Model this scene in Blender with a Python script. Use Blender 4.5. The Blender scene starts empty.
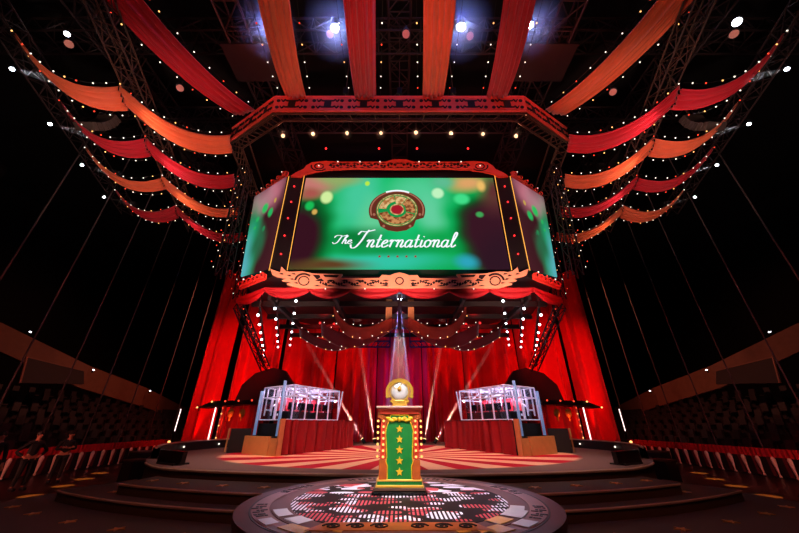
import bpy, bmesh, math, random
from mathutils import Vector, Matrix
random.seed(7)
PI = math.pi
C = bpy.context.scene.collection
# ------------------------------------------------------------------ camera
F = 311.0; PITCH = math.radians(26.8); CAMZ = 2.1
cd = bpy.data.cameras.new('camera'); cam = bpy.data.objects.new('camera', cd); C.objects.link(cam)
cd.sensor_width = 36; cd.lens = 36 * F / 799; cd.clip_end = 300
cam.location = (0, 0, CAMZ); cam.rotation_euler = (PI / 2 + PITCH, 0, 0)
bpy.context.scene.camera = cam
def _ray(px, py):
    a = (px - 399.5) / F; b = (266.5 - py) / F
    return a, math.cos(PITCH) - b * math.sin(PITCH), math.sin(PITCH) + b * math.cos(PITCH)
def aty(px, py, y):                      # point of the place seen at that pixel, at distance y
    r = _ray(px, py); t = y / r[1]
    return Vector((r[0] * t, y, CAMZ + r[2] * t))
def atz(px, py, z):
    r = _ray(px, py); t = (z - CAMZ) / r[2]
    return Vector((r[0] * t, r[1] * t, z))
# ------------------------------------------------------------------ materials
def lin(c):
    if isinstance(c, str):
        c = tuple(int(c[i:i + 2], 16) / 255 for i in (0, 2, 4))
    return tuple((x / 12.92 if x <= .04045 else ((x + .055) / 1.055) ** 2.4) for x in c)
def mat(name, col, rough=.6, metal=0., emis=None, es=0., var=.25, scale=3., spec=.5, sheen=0.):
    m = bpy.data.materials.new(name); m.use_nodes = True
    nt = m.node_tree; b = nt.nodes['Principled BSDF']
    c = lin(col)
    tc = nt.nodes.new('ShaderNodeTexCoord'); nz = nt.nodes.new('ShaderNodeTexNoise')
    nz.inputs['Scale'].default_value = scale; nz.inputs['Detail'].default_value = 4
    nt.links.new(tc.outputs['Object'], nz.inputs['Vector'])
    mx = nt.nodes.new('ShaderNodeMix'); mx.data_type = 'RGBA'
    mx.inputs[6].default_value = (*[x * (1 - var) for x in c], 1)
    mx.inputs[7].default_value = (*[min(1, x * (1 + var)) for x in c], 1)
    nt.links.new(nz.outputs[0], mx.inputs[0]); nt.links.new(mx.outputs[2], b.inputs['Base Color'])
    b.inputs['Roughness'].default_value = rough; b.inputs['Metallic'].default_value = metal
    b.inputs['Specular IOR Level'].default_value = spec
    if sheen: b.inputs['Sheen Weight'].default_value = sheen
    if emis is not None:
        b.inputs['Emission Color'].default_value = (*lin(emis), 1); b.inputs['Emission Strength'].default_value = es
    return m
M = {}
M['black'] = mat('black_paint', '141214', .55)
M['blackgloss'] = mat('black_gloss', '0c0b0e', .25)
M['truss'] = mat('dark_truss_metal', '5c4036', .45, .3)
M['trussdark'] = mat('catwalk_metal', '30201f', .6, .1)
M['skirt'] = mat('deep_red_skirt_cloth', '980214', .75, var=.1)
M['cable'] = mat('grey_hanging_cable', '4c3c3c', .6)
M['swagora'] = mat('burnt_orange_swag_cloth', '9c3018', .75, var=.15)
M['speaker'] = mat('grey_speaker_cabinet', '54443e', .5)
M['redcloth'] = mat('red_cloth', 'c20a1c', .75, sheen=.2, var=.15)
M['ribred'] = mat('crimson_banner_cloth', 'c80422', .7, sheen=.2, var=.12)
M['ribora'] = mat('orange_banner_cloth', 'f26c40', .7, sheen=.2, var=.12)
M['curtain'] = mat('stage_curtain_velvet', 'd60a14', .8, sheen=.3, var=.12)
M['darkcurtain'] = mat('dark_red_velvet', '7a0812', .8, sheen=.3)
M['gold'] = mat('gold', 'e0b040', .35, .35)
M['goldpaint'] = mat('gold_paint', 'f2b81e', .45, .1)
M['green'] = mat('green_panel_paint', '157a30', .4, .0, var=.3, scale=8)
M['orangewood'] = mat('orange_stained_wood', 'b0521c', .45, var=.4, scale=9)
M['redlac'] = mat('coral_lacquer', 'd8412a', .4)
M['pinkstone'] = mat('pale_pink_trim', 'd8a090', .5)
M['wood'] = mat('light_plywood', 'd0935a', .6, var=.15, scale=5)
M['brown'] = mat('brown_step_side', '5c3a2c', .6)
M['tread'] = mat('dark_carpet_tread', '4c3532', .8, var=.15, scale=20)
M['lip'] = mat('step_edge_trim', 'c09884', .5)
M['star'] = mat('gold_star_inlay', 'd08a4c', .4, .2)
M['carved'] = mat('carved_gilt_fretwork', 'f4b088', .5, .1, var=.1)
M['carvedred'] = mat('carved_red_fretwork', 'e65040', .5, .1)
M['dark_inset'] = mat('dark_shade_and_scroll', '1c0506', .8)  # dark colour stands for shade in openings; also colours the plate scrolls
M['silver'] = mat('silver', 'f0f0f4', .35, .25)
M['bluetube'] = mat('blue_lit_pole_glow', '7a90b8', .4, 0, '7fa6e0', .38)  # low emission stands for blue light falling on the metal poles
M['whitetruss'] = mat('white_truss_added_glow', 'd8d0e4', .4, .0, 'd8ccf4', .18)  # faint emission puts the booth's LED light into the truss
M['lensdim'] = mat('dim_red_lens', 'c07868', .4, 0, 'c05844', .25)
M['seat'] = mat('dark_seat_plastic', '2a1e20', .5)
M['post'] = mat('pale_tapered_post', 'e8c4b0', .5)
M['band'] = mat('red_barrier_drape', 'c4081c', .7)
M['clothes'] = mat('black_clothes', '17130f', .8)
M['skin'] = mat('skin', 'c07a5c', .5)
M['hair'] = mat('dark_hair', '1a0f0c', .6)
M['boothred'] = mat('red_chair', 'c01828', .5)
def emit(name, col, s):
    m = bpy.data.materials.new(name); m.use_nodes = True; nt = m.node_tree
    nt.nodes.clear(); e = nt.nodes.new('ShaderNodeEmission'); o = nt.nodes.new('ShaderNodeOutputMaterial')
    e.inputs[0].default_value = (*lin(col), 1); e.inputs[1].default_value = s
    nt.links.new(e.outputs[0], o.inputs[0]); return m
M['bulbw'] = emit('white_bulb', 'fff0dc', 1.7)
M['bulbr'] = emit('red_bulb', 'ff4a30', 1.6)
M['bulby'] = emit('warm_bulb', 'ffb868', 2.2)
M['lensw'] = emit('cool_white_lens', 'f0f4ff', 7)
M['lensbig'] = emit('bright_lens', 'e6ebff', 40)
M['lenswarm'] = emit('warm_lens', 'ffc090', 2.6)
M['lensred'] = emit('red_lens', 'ff2a2a', 3)
M['ledw'] = emit('white_led_tube', 'ffdcd6', 2.5)
M['ledv'] = emit('violet_white_led', 'e8dcff', 2.2)
M['goldled'] = emit('gold_line_light', 'ffae4a', 1.6)
M['textw'] = emit('screen_white', 'f2f6ff', 1.1)
M['eb'] = emit('screen_bronze', '6b3022', .9)
M['ebl'] = emit('screen_light_bronze', 'b07058', .9)
M['eg'] = emit('screen_gold', 'cf9a5a', .95)
def mosaic(name, a, b_, sc):
    m = emit(name, a, .95); nt = m.node_tree; e = nt.nodes['Emission']; v = nt.nodes.new('ShaderNodeTexNoise'); v.inputs['Scale'].default_value = sc; v.inputs['Detail'].default_value = 3
    tc = nt.nodes.new('ShaderNodeTexCoord'); nt.links.new(tc.outputs['Object'], v.inputs['Vector']); r = nt.nodes.new('ShaderNodeValToRGB'); nt.links.new(v.outputs[0], r.inputs[0])
    r.color_ramp.elements[0].position = .42; r.color_ramp.elements[1].position = .58; r.color_ramp.elements[0].color = (*lin(a), 1); r.color_ramp.elements[1].color = (*lin(b_), 1); nt.links.new(r.outputs[0], e.inputs[0]); return m
M['eg2'] = mosaic('screen_copper', '7a3c20', 'd09058', 5); M['eg'] = mosaic('screen_gold', 'b0703c', 'e8c488', 5)
M['egr'] = emit('screen_green', '189a4c', .9)
M['er'] = emit('screen_red', 'b01c2c', .9)
M['erd'] = emit('screen_dim_red', '9a4434', .9)
M['mongreen'] = emit('monitor_glow', '8a9ab0', .8)
def glassmat():
    m = bpy.data.materials.new('booth_glass'); m.use_nodes = True; nt = m.node_tree; nt.nodes.clear()
    t = nt.nodes.new('ShaderNodeBsdfTransparent'); g = nt.nodes.new('ShaderNodeBsdfGlossy'); g.inputs['Roughness'].default_value = .03
    mx = nt.nodes.new('ShaderNodeMixShader'); o = nt.nodes.new('ShaderNodeOutputMaterial')
    t.inputs[0].default_value = (.93, .93, .96, 1); mx.inputs[0].default_value = .07
    nt.links.new(t.outputs[0], mx.inputs[1]); nt.links.new(g.outputs[0], mx.inputs[2])
    nt.links.new(mx.outputs[0], o.inputs[0]); return m
M['glass'] = glassmat()
def hazemat(name, dens, col=(1, 1, 1)):
    m = bpy.data.materials.new(name); m.use_nodes = True; nt = m.node_tree; nt.nodes.clear()
    v = nt.nodes.new('ShaderNodeVolumeScatter'); o = nt.nodes.new('ShaderNodeOutputMaterial')
    v.inputs['Color'].default_value = (*col, 1); v.inputs['Density'].default_value = dens; v.inputs['Anisotropy'].default_value = .2
    nt.links.new(v.outputs[0], o.inputs['Volume']); return m
def glowmat(name, dens, rad):
    m = hazemat(name, dens); nt = m.node_tree; v = nt.nodes['Volume Scatter']; tc = nt.nodes.new('ShaderNodeTexCoord')
    d = nt.nodes.new('ShaderNodeVectorMath'); d.operation = 'DISTANCE'; nt.links.new(tc.outputs['Object'], d.inputs[0]); d.inputs[1].default_value = (0, 0, rad)
    r = nt.nodes.new('ShaderNodeMapRange'); r.interpolation_type = 'SMOOTHSTEP'; nt.links.new(d.outputs['Value'], r.inputs[0])
    r.inputs[1].default_value = 0; r.inputs[2].default_value = rad; r.inputs[3].default_value = dens; r.inputs[4].default_value = 0
    nt.links.new(r.outputs[0], v.inputs['Density']); return m
M['hazeg'] = glowmat('lamp_glow_haze', .8, .34); M['hazec'] = glowmat('ceiling_glow_haze', .30, 1.3)
M['haze'] = hazemat('beam_haze', .2)
# ------------------------------------------------------------------ mesh builder
class MB:
    def __init__(s): s.v = []; s.f = []; s.smooth = False
    def add(s, vs, fs):
        n = len(s.v); s.v += [Vector(v) for v in vs]; s.f += [tuple(i + n for i in f) for f in fs]; return s
    def box(s, c, size, rz=0., rx=0., ry=0.):
        R = Matrix.Rotation(rz, 3, 'Z') @ Matrix.Rotation(ry, 3, 'Y') @ Matrix.Rotation(rx, 3, 'X'); c = Vector(c)
        vs = [c + R @ Vector((x * size[0] / 2, y * size[1] / 2, z * size[2] / 2)) for x in (-1, 1) for y in (-1, 1) for z in (-1, 1)]
        return s.add(vs, [(0, 1, 3, 2), (4, 6, 7, 5), (0, 4, 5, 1), (2, 3, 7, 6), (0, 2, 6, 4), (1, 5, 7, 3)])
    def tube(s, p, q, r, n=6, r2=None, cap=True):
        p = Vector(p); q = Vector(q); d = (q - p)
        if d.length < 1e-6: return s
        d.normalize(); a = d.orthogonal().normalized(); b = d.cross(a); r2 = r if r2 is None else r2
        vs = [p + (a * math.cos(2 * PI * i / n) + b * math.sin(2 * PI * i / n)) * r for i in range(n)] + \
             [q + (a * math.cos(2 * PI * i / n) + b * math.sin(2 * PI * i / n)) * r2 for i in range(n)]
        fs = [(i, (i + 1) % n, n + (i + 1) % n, n + i) for i in range(n)]
        if cap: fs += [tuple(range(n))[::-1], tuple(range(n, 2 * n))]
        return s.add(vs, fs)
    def path(s, pts, r, n=5):
        for a, b in zip(pts[:-1], pts[1:]): s.tube(a, b, r, n)
        return s
    def sphere(s, c, r, n=8, m=5, sc=(1, 1, 1)):
        c = Vector(c); vs = [c + Vector((0, 0, r * sc[2]))]
        for j in range(1, m):
            t = PI * j / m
            for i in range(n): vs.append(c + Vector((math.sin(t) * math.cos(2 * PI * i / n) * r * sc[0], math.sin(t) * math.sin(2 * PI * i / n) * r * sc[1], math.cos(t) * r * sc[2])))
        vs.append(c - Vector((0, 0, r * sc[2]))); L = len(vs) - 1
        fs = [(0, 1 + i, 1 + (i + 1) % n) for i in range(n)]
        for j in range(m - 2):
            for i in range(n):
                a = 1 + j * n + i; b = 1 + j * n + (i + 1) % n; fs.append((a, a + n, b + n, b))
        fs += [(L, 1 + (m - 2) * n + (i + 1) % n, 1 + (m - 2) * n + i) for i in range(n)]
        return s.add(vs, fs)
    def prism(s, pts, d):                      # polygon (list of 3d points) pushed along vector d
        d = Vector(d); n = len(pts); a = [Vector(p) for p in pts]
        fs = [tuple(range(n)), tuple(range(2 * n - 1, n - 1, -1))] + [(i, (i + 1) % n, n + (i + 1) % n, n + i) for i in range(n)]
        return s.add(a + [p + d for p in a], fs)
    def lathe(s, prof, c=(0, 0, 0), n=32, axis='Z'):
        c = Vector(c); vs = []
        for r, z in prof:
            for i in range(n):
                t = 2 * PI * i / n
                v = Vector((r * math.cos(t), r * math.sin(t), z)) if axis == 'Z' else Vector((r * math.cos(t), -z, r * math.sin(t)))
                vs.append(c + v)
        k = len(prof)
        fs = [(j * n + i, j * n + (i + 1) % n, (j + 1) * n + (i + 1) % n, (j + 1) * n + i) for j in range(k - 1) for i in range(n)]
        fs += [tuple(range(n)), tuple(range((k - 1) * n, k * n))]
        return s.add(vs, fs)
    def grid(s, P):
        a = len(P); b = len(P[0])
        return s.add([p for r in P for p in r], [(i * b + j, i * b + j + 1, (i + 1) * b + j + 1, (i + 1) * b + j) for i in range(a - 1) for j in range(b - 1)])
    def build(s, name, m, parent=None, smooth=False, origin=None, thick=0, bevel=0):
        if parent is not None and origin is None: origin = parent['_o']
        if origin is None:
            xs = [v.x for v in s.v]; ys = [v.y for v in s.v]; zs = [v.z for v in s.v]
            origin = ((min(xs) + max(xs)) / 2, (min(ys) + max(ys)) / 2, min(zs))
        o0 = Vector(origin)
        me = bpy.data.meshes.new(name); me.from_pydata([v - o0 for v in s.v], [], s.f)
        bm = bmesh.new(); bm.from_mesh(me); bmesh.ops.recalc_face_normals(bm, faces=bm.faces); bm.to_mesh(me); bm.free()
        if smooth: me.polygons.foreach_set('use_smooth', [True] * len(me.polygons))
        me.materials.append(M[m] if isinstance(m, str) else m)
        o = bpy.data.objects.new(name, me); C.objects.link(o)
        if thick:
            md = o.modifiers.new('s', 'SOLIDIFY'); md.thickness = thick; md.offset = 0
        if bevel:
            md = o.modifiers.new('b', 'BEVEL'); md.width = bevel; md.segments = 2; md.limit_method = 'ANGLE'
        if parent: o.parent = parent
        else: o.location = o0
        o['_o'] = tuple(o0)
        return o
def tag(o, label, cat, group=None, kind=None):
    o['label'] = label; o['category'] = cat
    if group: o['group'] = group
    if kind: o['kind'] = kind
    return o
def thing(name, label, cat, loc=(0, 0, 0), group=None):
    o = bpy.data.objects.new(name, None); C.objects.link(o); o.location = loc; o['_o'] = tuple(loc)
    o.empty_display_size = .1
    return tag(o, label, cat, group)
def struct(o): o['kind'] = 'structure'; return o
def copy_tree(o, loc=None, rz=None, parent=None):
    c = o.copy(); C.objects.link(c); c.parent = parent
    for ch in list(o.children): copy_tree(ch, parent=c)
    if loc is not None: c.location = loc
    if rz is not None: c.rotation_euler = (0, 0, rz)
    return c
def light(kind, loc, col, e, aim=None, ang=40, blend=.4, size=.15, name='stage_or_fill_lamp'):
    l = bpy.data.lights.new(name, kind); l.color = lin(col); l.energy = e
    o = bpy.data.objects.new(name, l); C.objects.link(o); o.location = loc
    if kind == 'SPOT': l.spot_size = math.radians(ang); l.spot_blend = blend; l.shadow_soft_size = size
    if kind == 'POINT': l.shadow_soft_size = size
    if kind == 'AREA': l.size = size
    if aim is not None: o.rotation_euler = (Vector(aim) - Vector(loc)).to_track_quat('-Z', 'Y').to_euler()
    return o
SIDE = {-1: 'left', 1: 'right'}
ST = 1.13                                     # stage top height
# ------------------------------------------------------------------ shell
fm = mat('dark_arena_floor', '2a1614', .32, var=.3, scale=1.5)
struct(MB().box((0, 20, -.1), (84, 80, .2)).build('floor', fm))
wallm = mat('arena_wall_black', '120c0d', .9)
struct(MB().box((0, 20, 25.1), (84, 80, .2)).build('ceiling', wallm))
struct(MB().box((-42.1, 20, 12.5), (.2, 80, 25)).build('wall_left', wallm))
struct(MB().box((42.1, 20, 12.5), (.2, 80, 25)).build('wall_right', wallm))
struct(MB().box((0, 60.1, 12.5), (84, .2, 25)).build('wall_back', wallm))
# ------------------------------------------------------------------ stage and steps
def arc_outline(pts):                         # right half points (x>=0) from the front middle round to the back; mirrored
    r = [(x, y) for x, y in pts]; l = [(-x, y) for x, y in reversed(pts) if x > .001]
    return r + l
def smooth(pts, k=4):
    out = []
    n = len(pts)
    for i in range(n - 1):
        p0 = pts[max(i - 1, 0)]; p1 = pts[i]; p2 = pts[i + 1]; p3 = pts[min(i + 2, n - 1)]
        for j in range(k):
            t = j / k
            out.append(tuple(.5 * (2 * p1[a] + (p2[a] - p0[a]) * t + (2 * p0[a] - 5 * p1[a] + 4 * p2[a] - p3[a]) * t * t + (3 * p1[a] - p0[a] - 3 * p2[a] + p3[a]) * t ** 3) for a in range(len(p1))))
    return out + [tuple(pts[-1])]
stage_r = smooth([(0, 8.06), (1.6, 8.14), (3.15, 8.36), (4.72, 8.74), (6, 9.25), (7.2, 10.4), (8.3, 12.1), (8.85, 14), (8.5, 16), (7.4, 18.3), (5.5, 20.2), (2.8, 21.2), (0, 21.5)])
def sunburst():
    m = bpy.data.materials.new('sunburst_stage_carpet'); m.use_nodes = True; nt = m.node_tree; b = nt.nodes['Principled BSDF']
    N = lambda t: nt.nodes.new(t); L = nt.links.new
    def mth(op, a, bb=None):
        n = N('ShaderNodeMath'); n.operation = op
        for i, x in enumerate((a, bb)):
            if x is None: continue
            if isinstance(x, (int, float)): n.inputs[i].default_value = x
            else: L(x, n.inputs[i])
        return n.outputs[0]
    tc = N('ShaderNodeNewGeometry'); sp = N('ShaderNodeSeparateXYZ'); L(tc.outputs['Position'], sp.inputs[0])
    x = sp.outputs[0]; y = mth('SUBTRACT', sp.outputs[1], 12.6)
    ang = mth('ARCTAN2', x, y); st = mth('SINE', mth('MULTIPLY', ang, 18))
    r = mth('SQRT', mth('ADD', mth('MULTIPLY', x, x), mth('MULTIPLY', y, y)))
    s1 = mth('MINIMUM', mth('MAXIMUM', mth('ADD', mth('MULTIPLY', st, 6), .5), 0), 1)
    c1 = N('ShaderNodeMix'); c1.data_type = 'RGBA'; L(s1, c1.inputs[0])
    c1.inputs[6].default_value = (*lin('d0052c'), 1); c1.inputs[7].default_value = (*lin('ffc09c'), 1)
    # border of plain brown-grey carpet outside an oval
    rr = mth('SQRT', mth('ADD', mth('POWER', mth('DIVIDE', x, 6.1), 2), mth('POWER', mth('DIVIDE', mth('SUBTRACT', sp.outputs[1], 13.3), 4.55), 2)))
    bd = mth('MINIMUM', mth('MAXIMUM', mth('MULTIPLY', mth('SUBTRACT', rr, 1.0), 30), 0), 1)
    c2 = N('ShaderNodeMix'); c2.data_type = 'RGBA'; L(bd, c2.inputs[0]); L(c1.outputs[2], c2.inputs[6]); c2.inputs[7].default_value = (*lin('80605a'), 1)
    L(c2.outputs[2], b.inputs['Base Color']); b.inputs['Roughness'].default_value = .85; b.inputs['Specular IOR Level'].default_value = .12
    return m
sunm = sunburst()
def arc_front(c, R, xm, k=14):
    return [(xm * i / k, c - math.sqrt(R * R - (xm * i / k) ** 2)) for i in range(k + 1)]
stg = thing('main_stage', 'round raised main stage with red and peach sunburst carpet', 'stage', (0, 15, 0))
ol = arc_outline(stage_r)
MB().prism([(x, y, ST - .06) for x, y in ol], (0, 0, .06)).build('carpet_top', sunm, stg)
MB().prism([(x * .995, 15 + (y - 15) * .995, .0) for x, y in ol], (0, 0, ST - .06)).build('stage_base', 'brown', stg)
lipo = MB()
for a, b_ in zip(stage_r[:20], stage_r[1:21]):
    for s in (-1, 1): lipo.tube((s * a[0], a[1] - .01, ST - .03), (s * b_[0], b_[1] - .01, ST - .03), .035, 6)
lipo.build('edge_trim', 'lip', stg)
def star5(c, r, rot=0., up=(0, 0, 1), d=.012, ri=.42, plane='xy'):
    pts = []
    for i in range(10):
        rr = r if i % 2 == 0 else r * ri; t = rot + PI / 2 + i * PI / 5
        if plane == 'xy': pts.append((c[0] + rr * math.cos(t), c[1] + rr * math.sin(t), c[2]))
        else: pts.append((c[0] + rr * math.cos(t), c[1], c[2] + rr * math.sin(t)))
    m = MB(); m.prism(pts, Vector(up) * d); return m
tiers = [(.94, 21.6, 14.75, 6.1, 8.6, 'upper curved step just below the sunburst stage'),
         (.75, 21.9, 15.4, 7.75, 9.2, 'middle curved step with row of gold stars'),
         (.56, 15.2, 11.45, 8.9, 12.4, 'lowest and widest curved step with gold stars')]
for ti, (z, c, R, xm, yb, lab) in enumerate(tiers):
    t = thing('curved_step', lab, 'step', (0, c - R + .5, 0))
    fr = arc_front(c, R, xm)
    clip = lambda x, y: (x, max(y, 5.51 + math.sqrt(4.84 - x * x)) + .0) if x < 2.2 else (x, y)
    fine = [(x, c - math.sqrt(R * R - x * x)) for x in [xm * i / 60 for i in range(61)]]
    outer_r = [clip(x, y) for x, y in fine]
    if ti == 0: inn = [clip(x, y - .015) for x, y in stage_r if x < 6.05 and y < 10]
    elif ti == 1: inn = [clip(x, 21.6 - math.sqrt(14.75 ** 2 - x * x) - .015) for x in [6.1 * i / 50 for i in range(51)]] + [(6.12, 9.25), (7.0, 10.1)]
    else: inn = [clip(x, 21.9 - math.sqrt(15.4 ** 2 - x * x) - .015) for x in [7.75 * i / 50 for i in range(51)]] + [(7.76, 10.9), (8.2, 11.7)]
    outer_r = [(x, min(y, 30)) for x, y in outer_r]
    rgt = outer_r + list(reversed(inn))
    def half(zb_, zt2, nm, mm, sh=0.):
        m_ = MB()
        for sg in (-1, 1): m_.prism([(sg * x, y + sh, zb_) for x, y in rgt], (0, 0, zt2 - zb_))
        return m_.build(nm, mm, t)
    half(z - .04, z, 'tread', 'tread'); half(0, z - .04, 'riser', 'brown', .01)
    for sg in (-1, 1):
        lp = MB()
        for a, b_ in zip(fr[:-1], fr[1:]):
            if a[0] >= 2.15: lp.tube((sg * a[0], a[1], z - .02), (sg * b_[0], b_[1], z - .02), .026, 6)
        lp.build('edge_trim', 'lip', t)
    xs = [(2.75, 3.7, 4.7, 5.6), (3.0, 4.1, 5.2, 6.3), (3.4, 4.6, 5.8, 7.0, 8.0)][ti]
    for x in xs:
        for s in (-1, 1):
            back = 1.0 if ti == 2 else .55
            yy = c - math.sqrt(R * R - x * x) + back
            if ti == 2: yy = 21.9 - math.sqrt(15.4 ** 2 - min(x, 8) ** 2) - .75
            star5((s * x, yy, z), .13, s * .3).build('gold_star', 'star', t)
# ---- round podium platform
PC = (0, 5.51); PR = 2.17
def podmat():
    m = bpy.data.materials.new('podium_disc_pattern'); m.use_nodes = True; nt = m.node_tree; b = nt.nodes['Principled BSDF']
    N = lambda t: nt.nodes.new(t); L = nt.links.new
    def mth(op, a, bb=None, cc=None):
        n = N('ShaderNodeMath'); n.operation = op
        for i, x in enumerate((a, bb, cc)):
            if x is None: continue
            if isinstance(x, (int, float)): n.inputs[i].default_value = x
            else: L(x, n.inputs[i])
        return n.outputs[0]
    tc = N('ShaderNodeTexCoord'); sp = N('ShaderNodeSeparateXYZ'); L(tc.outputs['Object'], sp.inputs[0])
    # stripes running away from the viewer, cut out of soft blotches
    st = mth('GREATER_THAN', mth('SINE', mth('MULTIPLY', sp.outputs[0], 2 * PI / .052)), -.1)
    mp = N('ShaderNodeMapping'); mp.inputs['Scale'].default_value = (1.0, 2.1, 1); L(tc.outputs['Object'], mp.inputs[0])
    vo = N('ShaderNodeTexVoronoi'); vo.inputs['Scale'].default_value = 2.7; L(mp.outputs[0], vo.inputs[0])
    blot = mth('LESS_THAN', vo.outputs['Distance'], .54)
    n2 = N('ShaderNodeTexNoise'); n2.inputs['Scale'].default_value = 1.7; L(tc.outputs['Object'], n2.inputs[0])
    redm = mth('GREATER_THAN', n2.outputs[0], .5)
    col = N('ShaderNodeMix'); col.data_type = 'RGBA'; L(redm, col.inputs[0])
    col.inputs[6].default_value = (*lin('f2ecff'), 1); col.inputs[7].default_value = (*lin('d0505c'), 1)
    backm = mth('GREATER_THAN', sp.outputs[1], .35)       # solid marks on the far half
    on = mth('MULTIPLY', blot, mth('MAXIMUM', st, backm))
    c2 = N('ShaderNodeMix'); c2.data_type = 'RGBA'; L(on, c2.inputs[0]); c2.inputs[6].default_value = (*lin('1c1014'), 1); L(col.outputs[2], c2.inputs[7])
    L(c2.outputs[2], b.inputs['Base Color']); b.inputs['Roughness'].default_value = .6; b.inputs['Specular IOR Level'].default_value = .15
    return m
pod = thing('podium_platform', 'round patterned platform in front of stage carrying the lectern', 'platform', (PC[0], PC[1], 0))
ringm = mat('mauve_brown_ring', '6a3c3e', .55, var=.15)
MB().lathe([(PR - .02, 0), (PR - .02, ST - .08), (PR, ST - .08), (PR, ST)], (PC[0], PC[1], 0), 96).build('platform_base', ringm, pod)
def ringpart(name, r0, r1, z0, z1, m, n=96, a0=0, a1=2 * PI):
    mb = MB(); P = []
    for i in range(n + 1):
        t = a0 + (a1 - a0) * i / n; cs, sn = math.cos(t), math.sin(t)
        P.append([(PC[0] + r * cs, PC[1] + r * sn, z) for r, z in ((r0, z0), (r0, z1), (r1, z1), (r1, z0))])
    mb.grid(P); return mb.build(name, m, pod)
M['ring2'] = mat('pale_pink_ring', '9a6864', .5); M['ringdark'] = mat('dark_ring_groove', '180c10', .5)
M['tilew'] = mat('pale_floor_tile', 'd8d2da', .4); M['tiley'] = mat('gold_floor_tile', 'f0a030', .4)
ringpart('dark_groove', 1.98, 2.0, ST - .005, ST + .004, 'ringdark')
ringpart('glyph_ring', 1.76, 1.97, ST - .005, ST + .006, 'ring2')
ringpart('inner_ring', 1.5, 1.74, ST - .005, ST + .008, ringm)
MB().lathe([(1.5, ST - .005), (1.5, ST + .012)], (PC[0], PC[1], 0), 96).build('patterned_disc', podmat(), pod)
gl = MB()
for k in range(8):                           # groups of angular glyph cuts in the outer ring
    a0 = k * PI / 4 + .2
    for j in range(7):
        t = a0 + j * .055
        for q in range(2):
            r = 1.82 + .07 * q + .02 * ((j * 7 + q * 3) % 3); tt = t + .01 * (j % 2)
            gl.box((PC[0] + r * math.cos(tt), PC[1] + r * math.sin(tt), ST + .009), (.035 + .05 * ((j + q) % 2), .05, .004), rz=tt)
gl.build('glyph_carving', 'ringdark', pod)
for a, r0, r1, w, mm in [(-2.62, 1.55, 1.72, .11, 'tilew'), (-2.35, 1.5, 1.7, .09, 'tilew'), (-2.2, 1.72, 1.9, .1, 'tiley'), (-2.0, 1.5, 1.68, .08, 'tiley'), (-2.45, 1.8, 1.95, .07, 'tilew'), (-1.95, 1.78, 1.95, .07, 'tilew'),
                      (-.55, 1.5, 1.75, .11, 'tilew'), (-.38, 1.52, 1.7, .08, 'tilew'), (-.8, 1.5, 1.7, .09, 'tiley'), (-1.0, 1.68, 1.9, .1, 'tiley'), (-1.15, 1.55, 1.7, .07, 'tiley'), (-.75, 1.76, 1.95, .07, 'tilew'), (-1.12, 1.8, 1.95, .07, 'tilew')]:
    ringpart('floor_tile', r0, r1, ST, ST + .015, mm, 6, a - w, a + w)
# orange ornate plate at the front
og = MB().prism([(-.95, 3.97, ST + .0), (.95, 3.97, ST), (.8, 4.25, ST), (-.8, 4.25, ST)], (0, 0, .018)); og.build('ornate_plate', 'orangewood', pod)
gc = MB()
for s in (-1, 1):
    for k in range(3):
        cx = s * (.2 + .25 * k); gc.path([(cx + .1 * (1 - i / 16) * math.cos(i * .8) * s, 4.1 + .09 * (1 - i / 16) * math.sin(i * .8), ST + .02) for i in range(15)], .012, 4)
gc.build('plate_scrollwork', 'dark_inset', pod)
# ------------------------------------------------------------------ lectern
LY = 5.76
lec = thing('lectern', 'green and gold star-fronted lectern edged with glowing bulbs', 'lectern', (0, LY + .25, ST))
z0 = ST + .012
def bx(x0, x1, y0, y1, a, b, name, m, par=lec, bev=0.):
    return MB().box(((x0 + x1) / 2, (y0 + y1) / 2, (a + b) / 2), (x1 - x0, y1 - y0, b - a)).build(name, m, par, bevel=bev)
bx(-.42, .42, LY - .11, LY + .62, z0, z0 + .04, 'base_plinth', 'blackgloss', bev=.008)
bx(-.40, .40, LY - .06, LY + .58, z0 + .05, z0 + .085, 'lower_plinth_step', 'brown', bev=.006)
bx(-.37, .37, LY - .035, LY + .55, z0 + .085, z0 + .12, 'gold_base_moulding', 'gold', bev=.01)
bx(-.345, .345, LY - .01, LY + .53, z0 + .12, z0 + .165, 'dark_base_moulding', 'green', bev=.006)
bx(-.355, .355, LY - .02, LY + .54, z0 + .165, z0 + .185, 'upper_gold_moulding', 'gold', bev=.006)
bx(-.29, .29, LY + .05, LY + .5, z0 + .185, ST + 1.13, 'body', 'orangewood')
for s in (-1, 1):
    bx(min(s * .2, s * .325), max(s * .2, s * .325), LY + .01, LY + .12, z0 + .185, z0 + .45, 'column_pedestal', 'orangewood', bev=.008)
    bx(min(s * .235, s * .31), max(s * .235, s * .31), LY + .02, LY + .12, z0 + .45, ST + 1.06, 'side_column', 'redlac', bev=.006)
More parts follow.
